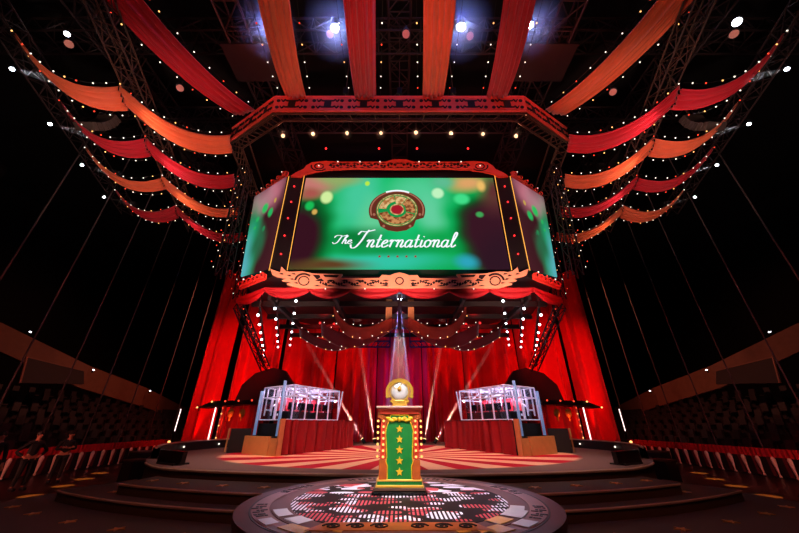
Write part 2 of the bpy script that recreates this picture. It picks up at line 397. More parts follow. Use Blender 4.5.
# green front panel with shaped waist
prof = [(.19, 0), (.19, .18), (.215, .24), (.2, .3), (.215, .5), (.225, .66), (.2, .76), (.165, .82), (.15, .9)]
pp = [(x, LY, z0 + .185 + z) for x, z in prof] + [(-x, LY, z0 + .185 + z) for x, z in reversed(prof)]
gp = MB().prism(pp, (0, .06, 0)).build('front_panel', 'green', lec); gp['label'] = 'green shaped front panel'
edge = MB(); cl = pp + [pp[0]]; edge.path([(p[0], LY - .004, p[2]) for p in cl], .008, 5); edge.build('panel_gold_edge', 'goldpaint', gp)
for k in range(5):
    star5((0, LY - .015, ST + .30 + .148 * k), .062, plane='xz', up=(0, 1, 0), d=.02).build('gold_star', 'goldpaint', gp)
for s in (-1, 1):
    for k in range(7):
        z = ST + .5 + .085 * k
        for xx in (.262, .355):
            MB().sphere((s * xx, LY - .005 if xx < .3 else LY + .06, z), .019).build('light_bulb', 'bulby', lec, smooth=True)
    # scroll bracket
    sc = MB(); sc.path([(s * (.30 + .05 * (1 - i / 22) * math.cos(i * .55)), LY + .01, ST + 1.07 + .055 * (1 - i / 22) * math.sin(i * .55)) for i in range(20)], .014, 6)
    sc.box((s * .3, LY + .05, ST + 1.1), (.12, .1, .09)); sc.build('scroll_bracket', 'orangewood', lec)
# gold leaf crest at top of panel
cr = MB()
for s in (-1, 1):
    for k in range(5):
        a = .15 + k * .32; cr.sphere((s * (.05 + .034 * k), LY - .02, ST + 1.03 + .02 * math.sin(k * 2)), .035, 8, 5, (1.2, .4, .7))
cr.sphere((0, LY - .03, ST + 1.035), .04, 8, 5, (1, .5, 1)); cr.build('gold_leaf_crest', 'goldpaint', lec, smooth=True)
bx(-.335, .335, LY - .02, LY + .54, ST + 1.11, ST + 1.165, 'red_cornice', 'redlac', bev=.012)
bx(-.36, .36, LY - .05, LY + .57, ST + 1.165, ST + 1.2, 'cornice', 'redlac', bev=.01)
bx(-.385, .385, LY - .075, LY + .6, ST + 1.2, ST + 1.235, 'top_slab', 'pinkstone', bev=.01)
# ---- shield trophy
TY = LY + .12; TZ = ST + 1.235
tr = thing('shield_trophy', 'gold rimmed silver shield trophy standing on the lectern', 'trophy', (0, TY, TZ))
tc_ = (0, TY, TZ + .235)
# head ring (arched gold crest around upper part)
def archring(c, r0, r1, a0, a1, y0, y1, n=36, sx=1.):
    P = []
    for i in range(n + 1):
        t = a0 + (a1 - a0) * i / n
        P.append([(c[0] + sx * r * math.cos(t), y, c[2] + r * math.sin(t)) for r, y in ((r0, y0), (r0, y1), (r1, y1), (r1, y0), (r0, y0))])
    m = MB().grid(P); m.f += [tuple(len(m.v) - 5 + i for i in range(4)), (0, 1, 2, 3)]; return m
archring(tc_, .175, .22, -.35, PI + .35, TY - .03, TY + .03, sx=1.1).build('outer_crest', 'gold', tr, smooth=False)
crm = MB()
for s in (-1, 1):
    crm.box((s * .205, TY, TZ + .155), (.07, .06, .05), ry=s * .3); crm.box((s * .12, TY, TZ + .07), (.09, .06, .05), ry=-s * .6)
crm.build('crest_shoulder', 'gold', tr, bevel=.008)
archring(tc_, .155, .178, 0, 2 * PI, TY - .045, TY + .03).build('rim', 'gold', tr)
MB().lathe([(.001, .02), (.06, .035), (.12, .02), (.155, -.005), (.155, -.03)], (0, TY - .03, tc_[2]), 40, 'Y').build('silver_face', 'silver', tr, smooth=True)
MB().lathe([(.001, .03), (.025, .02), (.035, 0)], (0, TY - .06, tc_[2] + .035), 20, 'Y').build('centre_boss', 'gold', tr, smooth=True)
sw = MB()
sw.path([(.035 * math.cos(t) + (.002 * i), TY - .062, tc_[2] + .035 + .045 * math.sin(t)) for i, t in enumerate([x * .3 for x in range(2, 14)])], .007, 5)
sw.path([(-.11 + .025 * i, TY - .06, tc_[2] + .09 - .05 * math.sin(i * .7)) for i in range(9)], .007, 5); sw.build('swirl_relief', 'gold', tr)
MB().prism([(-.13, TY - .045, TZ), (.13, TY - .045, TZ), (.1, TY - .045, TZ + .1), (-.1, TY - .045, TZ + .1)], (0, .08, 0)).build('foot', 'gold', tr, bevel=.01)
# ------------------------------------------------------------------ pleated cloth helper
def pleated_wall(pts, z0f, z1f, depth=.16, per=.55, nz=6, seed=1, sway=.0):
    """vertical curtain following plan polyline pts; z0f,z1f bottom/top functions of u"""
    rnd = random.Random(seed); L = [0]
    for a, b in zip(pts[:-1], pts[1:]): L.append(L[-1] + (Vector(b) - Vector(a)).length)
    tot = L[-1]; n = int(tot / per * 9); P = []
    ph = 0; last = 0
    for i in range(n + 1):
        s = tot * i / n; k = 0
        while k < len(L) - 2 and L[k + 1] < s: k += 1
        a = Vector(pts[k]); b = Vector(pts[k + 1]); t = (s - L[k]) / (L[k + 1] - L[k]); p = a.lerp(b, t); d = (b - a).normalized(); nn = Vector((-d.y, d.x))
        ph += (s - last) * 2 * PI / per * (1 + .35 * math.sin(s * 1.7 + seed)); last = s
        row = []
        for j in range(nz + 1):
            w = j / nz; z = z0f(s / tot) * (1 - w) + z1f(s / tot) * w
            am = depth * (1.15 - .3 * w) * (.8 + .3 * math.sin(s * 2.3 + seed))
            q = p + nn * (am * (1 - 1.9 * abs(math.sin(ph * .5 + .12 * math.sin(w * 3 + s)))) + am * .3 * math.sin(1.37 * ph))
            row.append((q.x, q.y, z))
        P.append(row)
    return MB().grid(P)
# ------------------------------------------------------------------ player booths
def booth(s):
    side = SIDE[s]
    A = Vector((s * 4.11, 12.0)); Cc = Vector((s * 2.1, 16.33)); u = (Cc - A).normalized(); v = Vector((s * .81, .587)).normalized(); Lu = 4.77; Wv = 1.98
    def P(a, b, z): q = A + u * a + v * b; return Vector((q.x, q.y, ST + z))
    root = thing('player_booth', f'glass player booth with red draped base on the {side} of the stage', 'booth', P(Lu / 2, Wv / 2, 0))
    H = 1.1
    # plinth body
    MB().prism([P(.5, .1, 0), P(Lu - .05, .1, 0), P(Lu - .05, Wv, 0), P(.5, Wv, 0)], (0, 0, H - .12)).build('base', 'black', root)
    MB().prism([P(.06, .08, 0), P(.49, .08, 0), P(.49, Wv, 0), P(.06, Wv, 0)], (0, 0, .55)).build('low_shelf', 'black', root)
    f = pleated_wall([tuple((A + u * .25)), tuple(Cc), tuple(Cc + v * 1.6)], lambda t: ST + .01, lambda t: ST + H, .10, .42, 3, seed=3 + s); f.build('red_skirt', 'skirt', root, smooth=True)
    MB().prism([P(0, -.03, 0), P(.22, -.03, 0), P(.22, .05, 0), P(0, .05, 0)], (0, 0, H + .02)).build('end_plank', 'wood', root)
    MB().prism([P(0, 0, 0), P(0, .42, 0), P(.06, .42, 0), P(.06, 0, 0)], (0, 0, .52)).build('side_panel', 'wood', root)
    MB().prism([P(-.05, .44, 0), P(-.05, Wv, 0), P(.05, Wv, 0), P(.05, .44, 0)], (0, 0, .57)).build('side_panel', 'wood', root)
    MB().prism([P(.5, -.02, H - .03), P(Lu, -.02, H - .03), P(Lu, Wv, H - .03), P(.5, Wv, H - .03)], (0, 0, .03)).build('deck', 'black', root)
    # glass box
    zt = 2.27; U0, U1 = .5, 3.35
    def wallrect(a, b, n, nm, lean=0.):
        fr = MB()
        for i in range(n + 1):
            t = i / n; p = a.lerp(b, t); q = p.copy(); q.z = ST + zt; q += Vector((u.x, u.y, 0)) * lean
            fr.tube(p, q, .03, 6)
        for z in (H, (H + zt) / 2 + .2, zt):
            p = a.copy(); q = b.copy(); p.z = q.z = ST + z; fr.tube(p, q, .022, 6)
        fr.build('glass_frame', 'whitetruss', root)
        g = MB(); a2 = a.copy(); b2 = b.copy(); a2.z = b2.z = ST + zt; g.add([a, b, b2, a2], [(0, 1, 2, 3)]); g.build('glass_pane', 'glass', root, thick=.015)
    wallrect(P(U0, 0, H), P(U1, 0, H), 4, 'front'); wallrect(P(U0, 0, H), P(U0, Wv, H), 2, 'end'); wallrect(P(U1, 0, H), P(U1, Wv, H), 2, 'end', .25); wallrect(P(U0, Wv, H), P(U1, Wv, H), 4, 'back')
    rf = MB()
    for i in range(6):
        a = U0 + (U1 - U0) * i / 5; rf.tube(P(a, 0, zt), P(a, Wv, zt), .03, 6)
        if i < 5:
            rf.tube(P(a, 0, zt), P(a + .8, Wv, zt), .02, 5)
            rf.tube(P(a, .05, zt), P(a, .05, zt - .25), .02, 5)
            rf.tube(P(a + .4, Wv - .1, zt - .3), P(a + .4, Wv - .1, H + .3), .02, 5)
    rf.tube(P(U0, Wv / 2, zt), P(U1, Wv / 2, zt), .03, 6); rf.tube(P(U0, .3, zt - .25), P(U1, .3, zt - .25), .025, 6)
    for i in range(9):
        a = U0 + .05 + .34 * i; rf.tube(P(a, Wv - .2, H + .15), P(a, Wv - .2, zt), .03, 6)
        rf.tube(P(a, Wv - .2, H + .35 + .12 * (i % 4)), P(a + .34, Wv - .2, H + .35 + .12 * ((i * 3) % 5)), .03, 6)
        if i % 2: rf.tube(P(a, .9, H + .5), P(a, .9, zt), .022, 6); rf.tube(P(a, .9, zt - .35), P(a + .5, .9, zt - .2), .022, 6)
    rf.build('roof_truss', 'whitetruss', root)
    arc = MB(); arc.path([P(U0 + .1 + (U1 - U0) * .62 * t / 10, .25 + 1.2 * math.sin(t / 10 * 1.4) * .6, zt - .12 - .02 * t) for t in range(11)], .03, 6); arc.build('curved_led_strip', 'ledv', root)
    for a in (.8, 1.6, 2.4): MB().tube(P(a, .5, zt - .1), P(a + .55, .5, zt - .32), .02, 6).build('led_tube', 'ledv', root)
    # furniture inside: long desk, monitors, chairs
    dk = tag(MB().prism([P(.6, .35, H), P(3.3, .35, H), P(3.3, .75, H), P(.6, .75, H)], (0, 0, .28)).build('gaming_desk', 'black'), f'black gaming desk inside the {side} glass booth', 'desk')
    for k in range(5):
        a = .7 + .52 * k; mo = thing('monitor', f'{["first","second","third","fourth","fifth"][k]} monitor from the stage front in the {side} booth', 'monitor', P(a, .5, H + .28), f'monitors in the {side} booth')
        MB().prism([P(a, .48, H + .34), P(a + .42, .48, H + .34), P(a + .42, .52, H + .34), P(a, .52, H + .34)], (0, 0, .26)).build('screen', 'blackgloss', mo)
        MB().box(P(a + .21, .52, H + .31), (.08, .08, .06)).build('stand', 'black', mo)
        ch = thing('gaming_chair', f'{["first","second","third","fourth","fifth"][k]} red gaming chair from the stage front in the {side} booth', 'chair', P(a + .2, 1.15, H), f'gaming chairs in the {side} booth')
        MB().prism([P(a, 1.25, H + .3), P(a + .4, 1.25, H + .3), P(a + .36, 1.35, H + .3), P(a + .04, 1.35, H + .3)], (0, 0, .5)).build('backrest', 'boothred', ch, bevel=.03)
        MB().prism([P(a, .9, H + .22), P(a + .4, .9, H + .22), P(a + .4, 1.25, H + .22), P(a, 1.25, H + .22)], (0, 0, .09)).build('seat', 'black', ch, bevel=.02)
        MB().tube(P(a + .2, 1.1, H), P(a + .2, 1.1, H + .22), .05, 8).build('pedestal', 'black', ch)
    light('POINT', P(1.2, 1.0, 1.9), 'e6dcff', 55, size=.03); light('POINT', P(2.7, 1.0, 1.9), 'e6dcff', 55, size=.03)
    # tall metal poles by the wooden end, blue light put in as glow
    for (a, b, h, w) in ((.25, .38, 2.42, 'front'), (.25, 1.8, 2.12, 'rear')):
        t = thing('blue_pole', f'tall pole with blue light as glow, the {w} one at the {side} booth', 'light pole', P(a, b, .55))
        MB().tube(P(a, b, .58), P(a, b, h), .055, 12).build('pole', 'bluetube', t, smooth=True); MB().tube(P(a, b, .55), P(a, b, .58), .12, 14).build('foot', 'black', t)
    # black cabinet with wooden edge beside the booth
    q = A + v * 2.75 + u * .25
    t = thing('stage_cabinet', f'black cabinet with pale wooden edge outside the {side} booth', 'cabinet', (q.x, q.y, ST))
    MB().box((q.x, q.y, ST + .4), (.72, .7, .8), rz=s * -.45).build('body', 'black', t)
    e = q + v * .40 - u * .3; MB().box((e.x, e.y, ST + .4), (.06, .1, .82), rz=s * -.45).build('wooden_edge', 'wood', t)
for s in (-1, 1): booth(s)
# ------------------------------------------------------------------ side alcoves (red portals)
def alcove(s):
    side = SIDE[s]; X = lambda x: s * x; y = 18.0
    cn = thing('portal_canopy', f'black canopy with hanging gold lanterns over the {side} red portal', 'canopy', (X(9.2), y, 3.0))
    MB().prism([(X(10.5), y - .4, 2.83), (X(9.6), y - .5, 3.15), (X(7.4), y - .4, 3.2), (X(7.4), y - .4, 3.02), (X(9.6), y - .5, 2.9)], (0, 1.2, 0)).build('canopy_slab', 'black', cn)
    tag(pleated_wall([(X(9.25), y + .6), (X(7.2), y + .3)], lambda t: .1, lambda t: 3.0, .08, .4, 3, seed=11).build('portal_drape', 'curtain', smooth=True), f'bright red drape inside the {side} portal', 'drape')
    p = thing('marquee_post', f'dark post with a column of glowing bulbs, {side} portal', 'post', (X(9.15), y - .3, 0))
    MB().tube((X(9.1), y - .3, 0), (X(9.1), y - .3, 2.95), .09, 8).build('post', 'redlac', p)
    for k in range(7): MB().sphere((X(9.1), y - .42, 1.2 + .27 * k), .035).build('bulb', 'bulby' if k % 2 else 'bulbr', p, smooth=True)
    for k, xx in enumerate((8.75, 8.15)):
        l = thing('gold_lantern', f'{["outer","inner"][k]} gold hanging lantern under the {side} canopy', 'lantern', (X(xx), y - .2, 2.45), f'lanterns under the {side} canopy')
        MB().lathe([(.02, .3), (.12, .24), (.15, .1), (.12, -.05), (.03, -.14)], (X(xx), y - .2, 2.5), 10).build('body', 'gold', l, smooth=True)
        MB().tube((X(xx), y - .2, 2.78), (X(xx), y - .2, 3.0), .012).build('chain', 'gold', l)
        MB().sphere((X(xx), y - .2, 2.3), .05, 8, 5, (.8, .8, 2)).build('tassel', 'gold', l, smooth=True)
    for k in range(5):
        tag(MB().sphere((X(7.6 + .68 * k), y - .6, 3.17 - .02 * k - (.25 if k == 4 else 0)), .045).build('canopy_bulb', 'bulbr' if k < 3 else 'bulby', smooth=True), f'{["innermost","second","third","fourth","outermost"][k]} bulb along the edge of the {side} portal canopy', 'bulb', f'bulbs on the {side} canopy')
    t = thing('led_tube', f'near vertical white LED tube beside the {side} red portal', 'light tube', (X(9.4), y - .5, .0))
    MB().tube((X(9.42), y - .5, 1.1), (X(9.42), y - .5, 2.84), .03, 8).build('tube', 'ledw', t); MB().tube((X(9.42), y - .5, 0), (X(9.42), y - .5, 1.1), .06, 8).build('stand', 'black', t)
    a = aty(400 + s * 226, 431, 27); b = aty(400 + s * 219, 409, 27); a.x = b.x
    t = thing('led_tube', f'small distant white LED tube against the {side} seating', 'light tube', (a.x, 27, 0))
    MB().tube(a, b, .03, 8).build('tube', 'ledw', t); MB().tube((a.x, 27, 0), a, .06, 8).build('stand', 'black', t)
    # arched black drape mass above the booth
    pts = [(X(10.3), 21, 3.1), (X(10.0), 21, 4.3), (X(9.3), 21, 5.0), (X(8.2), 21, 5.35), (X(7.4), 21, 5.15), (X(6.8), 21, 4.4), (X(6.5), 21, 3.3)]
    t = thing('black_scenic_flat', f'black arched scenic flat behind the {side} booth', 'scenery', (X(8.2), 21.2, 0))
    MB().prism(pts, (0, .4, 0)).build('arched_top', 'black', t)
    for xx in (9.8, 6.9): MB().tube((X(xx), 21.2, 0), (X(xx), 21.2, 3.6), .08, 8).build('support', 'black', t)
for s in (-1, 1): alcove(s)
light('POINT', (-8.6, 17.6, 2.2), 'ff5038', 14, size=.2); light('POINT', (8.6, 17.6, 2.2), 'ff5038', 14, size=.2)
# low rail round the back rim of the stage
for s in (-1, 1):
    pts = [(s * x, y) for x, y in stage_r if 10.9 < y < 17.2]
    t = thing('rim_rail', f'low dark rail with small lights on the {SIDE[s]} rim of the stage', 'rail', (s * 8.6, 14, ST))
    P = [[(x * .985, y, ST + .0), (x * .985, y, ST + .3), (x * .955, y, ST + .3), (x * .955, y, ST)] for x, y in pts]; MB().grid(P).build('panel', 'black', t)
    cp = MB(); cp.path([(x * .972, y, ST + .31) for x, y in pts], .04, 6); cp.build('top_cap', 'lip', t)
    for k in (2, 6, 10, 13):
        if k < len(pts): MB().sphere((pts[k][0] * .95, pts[k][1], ST + .16), .035).build('small_light', 'bulbw', t)
    mpos = Vector((s * 6.1, 9.75, ST))
    t = thing('stage_monitor', f'low black confidence monitor on the {SIDE[s]} front edge of the stage', 'monitor', mpos)
    MB().box(mpos + Vector((0, 0, .17)), (1.2, .12, .30), rz=s * .55).build('screen', 'blackgloss', t); MB().box(mpos + Vector((0, .1, .02)), (.9, .4, .04), rz=s * .55).build('stand', 'black', t)
    for k, (x, y, w, h, z) in enumerate(((10.2, 14.2, .8, .8, 0), (10.9, 15.3, .8, 1.0, 0), (10.6, 16.5, .8, 1.1, 0))):
        t = thing('flight_case', f'{["nearest","middle","farthest"][k]} black flight case beside the {SIDE[s]} end of the steps', 'flight case', (s * x, y, z), f'flight cases at the {SIDE[s]} of the stage')
        MB().box((s * x, y, h / 2 + .02 + z), (w, .6, h), rz=s * .5).build('body', 'black', t, bevel=.02); MB().box((s * x, y, h + .04 + z), (w + .02, .62, .06), rz=s * .5).build('lid', 'truss', t, bevel=.01)
# ------------------------------------------------------------------ backdrop curtains
def curtain(x0, x1, y0, y1, zt, lab, seed, m='curtain', per=.85, dep=.42):
    w = pleated_wall([(x0, y0), (x1, y1)], lambda t: .05, lambda t: zt, dep, per, 8, seed=seed)
    return tag(w.build('stage_curtain', m, smooth=True), lab, 'curtain', 'tall red curtains behind the stage')
curtain(-13.9, -12.1, 22.4, 22.9, 13, 'outermost tall red curtain at the far left', 1)
curtain(-11.75, -8.8, 22.9, 23.6, 13, 'broad red curtain on the left, next to the black scenic arch', 2)
curtain(-8.75, -4.85, 23.9, 24.4, 12, 'red curtain behind the left glass booth', 3)
curtain(-4.8, -1.75, 24.5, 24.7, 12, 'red and magenta curtain just left of the centre', 4)
curtain(-1.7, 1.7, 24.8, 24.8, 12, 'purple-lit curtain at the centre behind the trophy', 5)
curtain(1.75, 4.8, 24.7, 24.5, 12, 'red and magenta curtain just right of the centre', 6)
curtain(4.85, 8.75, 24.4, 23.9, 12, 'red curtain behind the right glass booth', 7)
curtain(8.8, 11.75, 23.6, 22.9, 13, 'broad red curtain on the right, next to the black scenic arch', 8)
curtain(12.1, 13.9, 22.9, 22.4, 13, 'outermost tall red curtain at the far right', 9)
# ------------------------------------------------------------------ hanging screen cube (jumbotron)
JY = 13.0
def screen_mat(name, base, blobs, ox, oz, W, H, amt=.06, strength=1.0, axis=(1, 0)):
    m = bpy.data.materials.new(name); m.use_nodes = True; nt = m.node_tree; nt.nodes.clear()
    N = lambda t: nt.nodes.new(t); L = nt.links.new
    o = N('ShaderNodeOutputMaterial'); e = N('ShaderNodeEmission'); L(e.outputs[0], o.inputs[0]); e.inputs[1].default_value = strength
    uv = N('ShaderNodeUVMap'); nz = N('ShaderNodeTexNoise'); nz.inputs['Scale'].default_value = 2.6; nz.inputs['Detail'].default_value = 1
    L(uv.outputs[0], nz.inputs['Vector'])
    sb = N('ShaderNodeVectorMath'); sb.operation = 'SUBTRACT'; L(nz.outputs['Color'], sb.inputs[0]); sb.inputs[1].default_value = (.5, .5, .5)
    ml = N('ShaderNodeVectorMath'); ml.operation = 'SCALE'; L(sb.outputs[0], ml.inputs[0]); ml.inputs['Scale'].default_value = amt * 4
    ad = N('ShaderNodeVectorMath'); ad.operation = 'ADD'; L(uv.outputs[0], ad.inputs[0]); L(ml.outputs[0], ad.inputs[1])
    cur = None
    for (cx, cy, rx, ry, col, soft, wob) in blobs:
        mp = N('ShaderNodeVectorMath'); mp.operation = 'SUBTRACT'; L((ad if wob else uv).outputs[0], mp.inputs[0]); mp.inputs[1].default_value = (cx, cy, 0)
        dv = N('ShaderNodeVectorMath'); dv.operation = 'DIVIDE'; L(mp.outputs[0], dv.inputs[0]); dv.inputs[1].default_value = (rx, ry, 1)
        m2 = N('ShaderNodeVectorMath'); m2.operation = 'MULTIPLY'; L(dv.outputs[0], m2.inputs[0]); m2.inputs[1].default_value = (1, 1, 0)
        ln = N('ShaderNodeVectorMath'); ln.operation = 'LENGTH'; L(m2.outputs[0], ln.inputs[0])
        mr = N('ShaderNodeMapRange'); mr.interpolation_type = 'SMOOTHSTEP'; L(ln.outputs['Value'], mr.inputs[0])
        mr.inputs[1].default_value = 1 + soft; mr.inputs[2].default_value = max(0, 1 - soft); mr.inputs[3].default_value = 0; mr.inputs[4].default_value = 1
        mx = N('ShaderNodeMix'); mx.data_type = 'RGBA'; L(mr.outputs[0], mx.inputs[0])
        if cur is None: mx.inputs[6].default_value = (*lin(base), 1)
        else: L(cur, mx.inputs[6])
        mx.inputs[7].default_value = (*lin(col), 1); cur = mx.outputs[2]
    L(cur, e.inputs[0]); return m
def quad_screen(name, bl, br, tr_, tl, m, parent):
    me = bpy.data.meshes.new(name); o0 = Vector(parent['_o']); n = (Vector(br) - Vector(bl)).cross(Vector(tl) - Vector(bl)).normalized() * .06
    f4 = [Vector(p) - o0 for p in (bl, br, tr_, tl)]; me.from_pydata(f4 + [p - n for p in f4], [], [(0, 1, 2, 3), (7, 6, 5, 4), (0, 4, 5, 1), (1, 5, 6, 2), (2, 6, 7, 3), (3, 7, 4, 0)])
    ul = me.uv_layers.new(name='UVMap'); uvs = {0: (0, 0), 1: (1, 0), 2: (1, 1), 3: (0, 1)}
    for p in me.polygons:
        for li, vi in zip(p.loop_indices, p.vertices): ul.data[li].uv = uvs[vi % 4]
    me.materials.append(m); o = bpy.data.objects.new(name, me); C.objects.link(o); o.parent = parent; o['_o'] = tuple(o0); return o
jb = thing('hanging_screen_cube', 'huge hanging multi-sided screen structure above the stage', 'screen', (0, 17, 8))
zb, zt_ = 6.35 + 2.1, 12.05 + 2.1
J = [(-5.75, JY), (5.75, JY), (8.45, 14.7), (8.9, 19), (5.75, 21.5), (-5.75, 21.5), (-8.9, 19), (-8.45, 14.7)]
Jb = [(-5.9, JY), (5.9, JY), (7.75, 14.0), (8.5, 19), (5.75, 21.5), (-5.75, 21.5), (-8.5, 19), (-7.75, 14.0)]
body = MB(); n = 8
bp = [(x * .985, 17 + (y - 17) * .985 + .1, zb - .2) for x, y in Jb]; tp = [(x * .985, 17 + (y - 17) * .985 + .1, zt_ + .5) for x, y in J]
body.add(bp + tp, [tuple(range(8)), tuple(range(15, 7, -1))] + [(i, (i + 1) % 8, 8 + (i + 1) % 8, 8 + i) for i in range(8)])
body.build('housing', 'black', jb)
mainblobs = [(.45, .6, .32, .6, '14b468', .7, 1), (.30, .75, .11, .34, '40bc90', .7, 1), (.36, .5, .06, .22, '5cc08c', .8, 1), (.60, .8, .12, .25, '4cc08c', .7, 1), (.66, .58, .06, .2, '5cc294', .8, 1),
    (.42, .07, .24, .09, '30b89c', .8, 1), (.30, .30, .13, .10, '0a7434', .8, 1), (.72, .28, .14, .12, '0e9a48', .7, 1), (.5, .2, .3, .05, '0c8c44', .9, 1),
    (.05, .38, .13, .44, '0a6a2c', .3, 1), (.03, .36, .115, .36, '0c3a1c', .25, 1), (.02, .32, .10, .30, '32101c', .25, 1), (.16, .03, .16, .06, '5a3a20', .8, 1),
    (.955, .36, .195, .44, '0a7a34', .2, 1), (.97, .36, .18, .40, '0c3a1c', .2, 1), (.985, .34, .17, .36, '341420', .25, 1), (1.0, .05, .17, .3, '2c1420', .4, 1),
    (.80, .07, .04, .06, '2a9ab0', .8, 1), (.03, .93, .12, .12, 'b87068', .7, 1), (.17, .99, .1, .07, '8aa060', .9, 1), (.03, .80, .05, .06, 'a05048', .8, 1), (.85, .93, .08, .08, 'd09860', .8, 1), (.98, .82, .05, .2, '5a2c2c', .9, 1), (.72, .96, .05, .06, '58b088', .9, 1),
    (.125, .76, .03, .07, 'c4e094', .3, 0), (.045, .66, .022, .05, '18b050', .4, 0), (.075, .59, .013, .03, 'c8a050', .4, 0), (.70, .81, .03, .06, 'b4e4b4', .3, 0), (.82, .74, .038, .06, '3cd080', .4, 0), (.90, .56, .018, .03, '3c9a50', .4, 0), (.33, .93, .012, .028, 'b0dc40', .4, 0), (.93, .9, .02, .06, 'e0b060', .6, 0)]
mm = screen_mat('main_screen_picture', '089844', mainblobs, 0, 0, 1, 1, amt=.03, strength=1.15)
SL = aty(300, 178, JY - .12); SB = aty(288.5, 269, JY - .12)
zs_t, zs_b = SL.z, SB.z
ms = quad_screen('main_screen', (-5.12, JY - .12, zs_b), (5.12, JY - .12, zs_b), (5.06, JY - .12, zs_t), (-5.06, JY - .12, zs_t), mm, jb); ms['label'] = 'green main screen with emblem and lettering'
# ---- lettering on the main screen (plane y = JY-.15)
SY = JY - .19
G = {
 'n': ([[(0, .8), (.15, 1), (.26, .85), (.2, 0)], [(.22, .55), (.42, .95), (.6, 1), (.68, .75), (.6, .15), (.72, 0), (.92, .2)]], .95),
 't': ([[(.28, 1.75), (.2, .2), (.33, 0), (.58, .2)], [(0, 1), (.5, 1.05)]], .62),
 'e': ([[(.05, .42), (.35, .55), (.52, .8), (.38, 1), (.15, .8), (.06, .35), (.22, 0), (.5, .08), (.72, .3)]], .74),
 'r': ([[(0, .8), (.15, 1), (.24, .88), (.18, 0)], [(.2, .6), (.38, .95), (.58, .95), (.6, .85)]], .66),
 'a': ([[(.6, .9), (.35, 1), (.1, .65), (.1, .15), (.32, 0), (.58, .4), (.66, 1), (.6, .15), (.72, 0), (.92, .2)]], .92),
 'i': ([[(.14, 1), (.1, .2), (.24, 0), (.44, .2)], [(.22, 1.45), (.24, 1.52)]], .45),
 'o': ([[(.35, 1), (.1, .8), (.06, .3), (.28, 0), (.55, .2), (.62, .7), (.42, 1), (.35, .95), (.75, .85)]], .76),
 'l': ([[(.08, .3), (.4, 1.3), (.5, 1.9), (.36, 2.1), (.22, 1.6), (.16, .3), (.3, 0), (.6, .3)]], .6),
 'I': ([[(-.5, .35), (-.3, -.1), (.1, .0), (.45, .9), (.65, 1.9), (.85, 2.45)], [(-.12, 1.8), (.1, 2.25), (.6, 2.2), (1.45, 2.5)]], 1.05),
 'T': ([[(-.3, .3), (0, -.05), (.4, .3), (.6, 1.3), (.75, 2.1)], [(-.3, 1.6), (-.1, 2.1), (.4, 2.2), (.9, 2.0), (1.5, 2.3)]], 1.1),
 'h': ([[(.05, 0), (.25, 1.2), (.5, 2), (.38, 2.1), (.2, 1.5), (.08, 0)], [(.12, .5), (.35, .95), (.52, .9), (.5, .15), (.62, 0), (.8, .2)]], .8)}
def write(txt, x0, z0_, h, lab, wid=1., slant=.28, bold=.1, sp=1.):
    mb = MB(); x = x0
    for chh in txt:
        st, adv = G[chh]
        for stroke in st:
            pts = smooth(stroke, 5) if len(stroke) > 2 else stroke; k = len(pts)
            W3 = [Vector((x + (p[0] * wid + p[1] * slant) * h, SY, z0_ + p[1] * h)) for p in pts]
            L_, R_ = [], []
            for i in range(k):
                d = (W3[min(i + 1, k - 1)] - W3[max(i - 1, 0)]).normalized()
                w = h * bold * (.45 + 1.1 * abs(d.z)) ; nn = Vector((-d.z, 0, d.x)); L_.append(W3[i] + nn * w); R_.append(W3[i] - nn * w)
            mb.grid([[L_[i], R_[i]] for i in range(k)])
        x += adv * h * wid * sp
    o = mb.build('lettering', 'textw', ms, thick=.02); o['label'] = lab; return x
a = aty(352, 247, SY); b = aty(459, 247, SY); pxm = (b.x - a.x) / 107
adv = sum(G[c][1] for c in 'nternational') + G['I'][1]
hh = 8.2 * pxm
write('International', a.x + .12, a.z, hh, 'white script lettering reading International', wid=(b.x - a.x - .3) / (adv * hh), bold=.07)
a2 = aty(335, 243.5, SY); write('The', a2.x - .05, a2.z, 4.4 * pxm, 'small white script lettering reading The', wid=1.55, bold=.085)
for k in range(5):
    p = aty(379.5 + 9 * k, 256.5, SY); star5((p.x, SY, p.z), .085, plane='xz', up=(0, -1, 0), d=.01).build('red_star', 'erd', ms)
# ---- emblem
ec = aty(397, 210, SY); R0 = 1.33
em = MB()
pts = []
for i in range(41):
    t = -.38 + (PI + .76) * i / 40; pts.append((ec.x + R0 * 1.08 * math.cos(t), SY, ec.z + R0 * .96 * math.sin(t)))
pts += [(ec.x - .95, SY, ec.z - .60), (ec.x - .82, SY, ec.z - .98), (ec.x - .45, SY, ec.z - 1.22), (ec.x, SY, ec.z - 1.3), (ec.x + .45, SY, ec.z - 1.22), (ec.x + .82, SY, ec.z - .98), (ec.x + .95, SY, ec.z - .60)]
em.prism(pts, (0, .02, 0)); emb = em.build('emblem', 'eb', ms)
def disc(c, r, y, m, nm, sx=1., par=emb, a0=0, a1=2 * PI, r0=0.):
    mb = MB(); n = 40; P = []
    for i in range(n + 1):
        t = a0 + (a1 - a0) * i / n; P.append([(c.x + sx * rr * math.cos(t), y, c.z + rr * math.sin(t)) for rr in (r0, r)])
    mb.grid(P); return mb.build(nm, m, par, thick=.008)
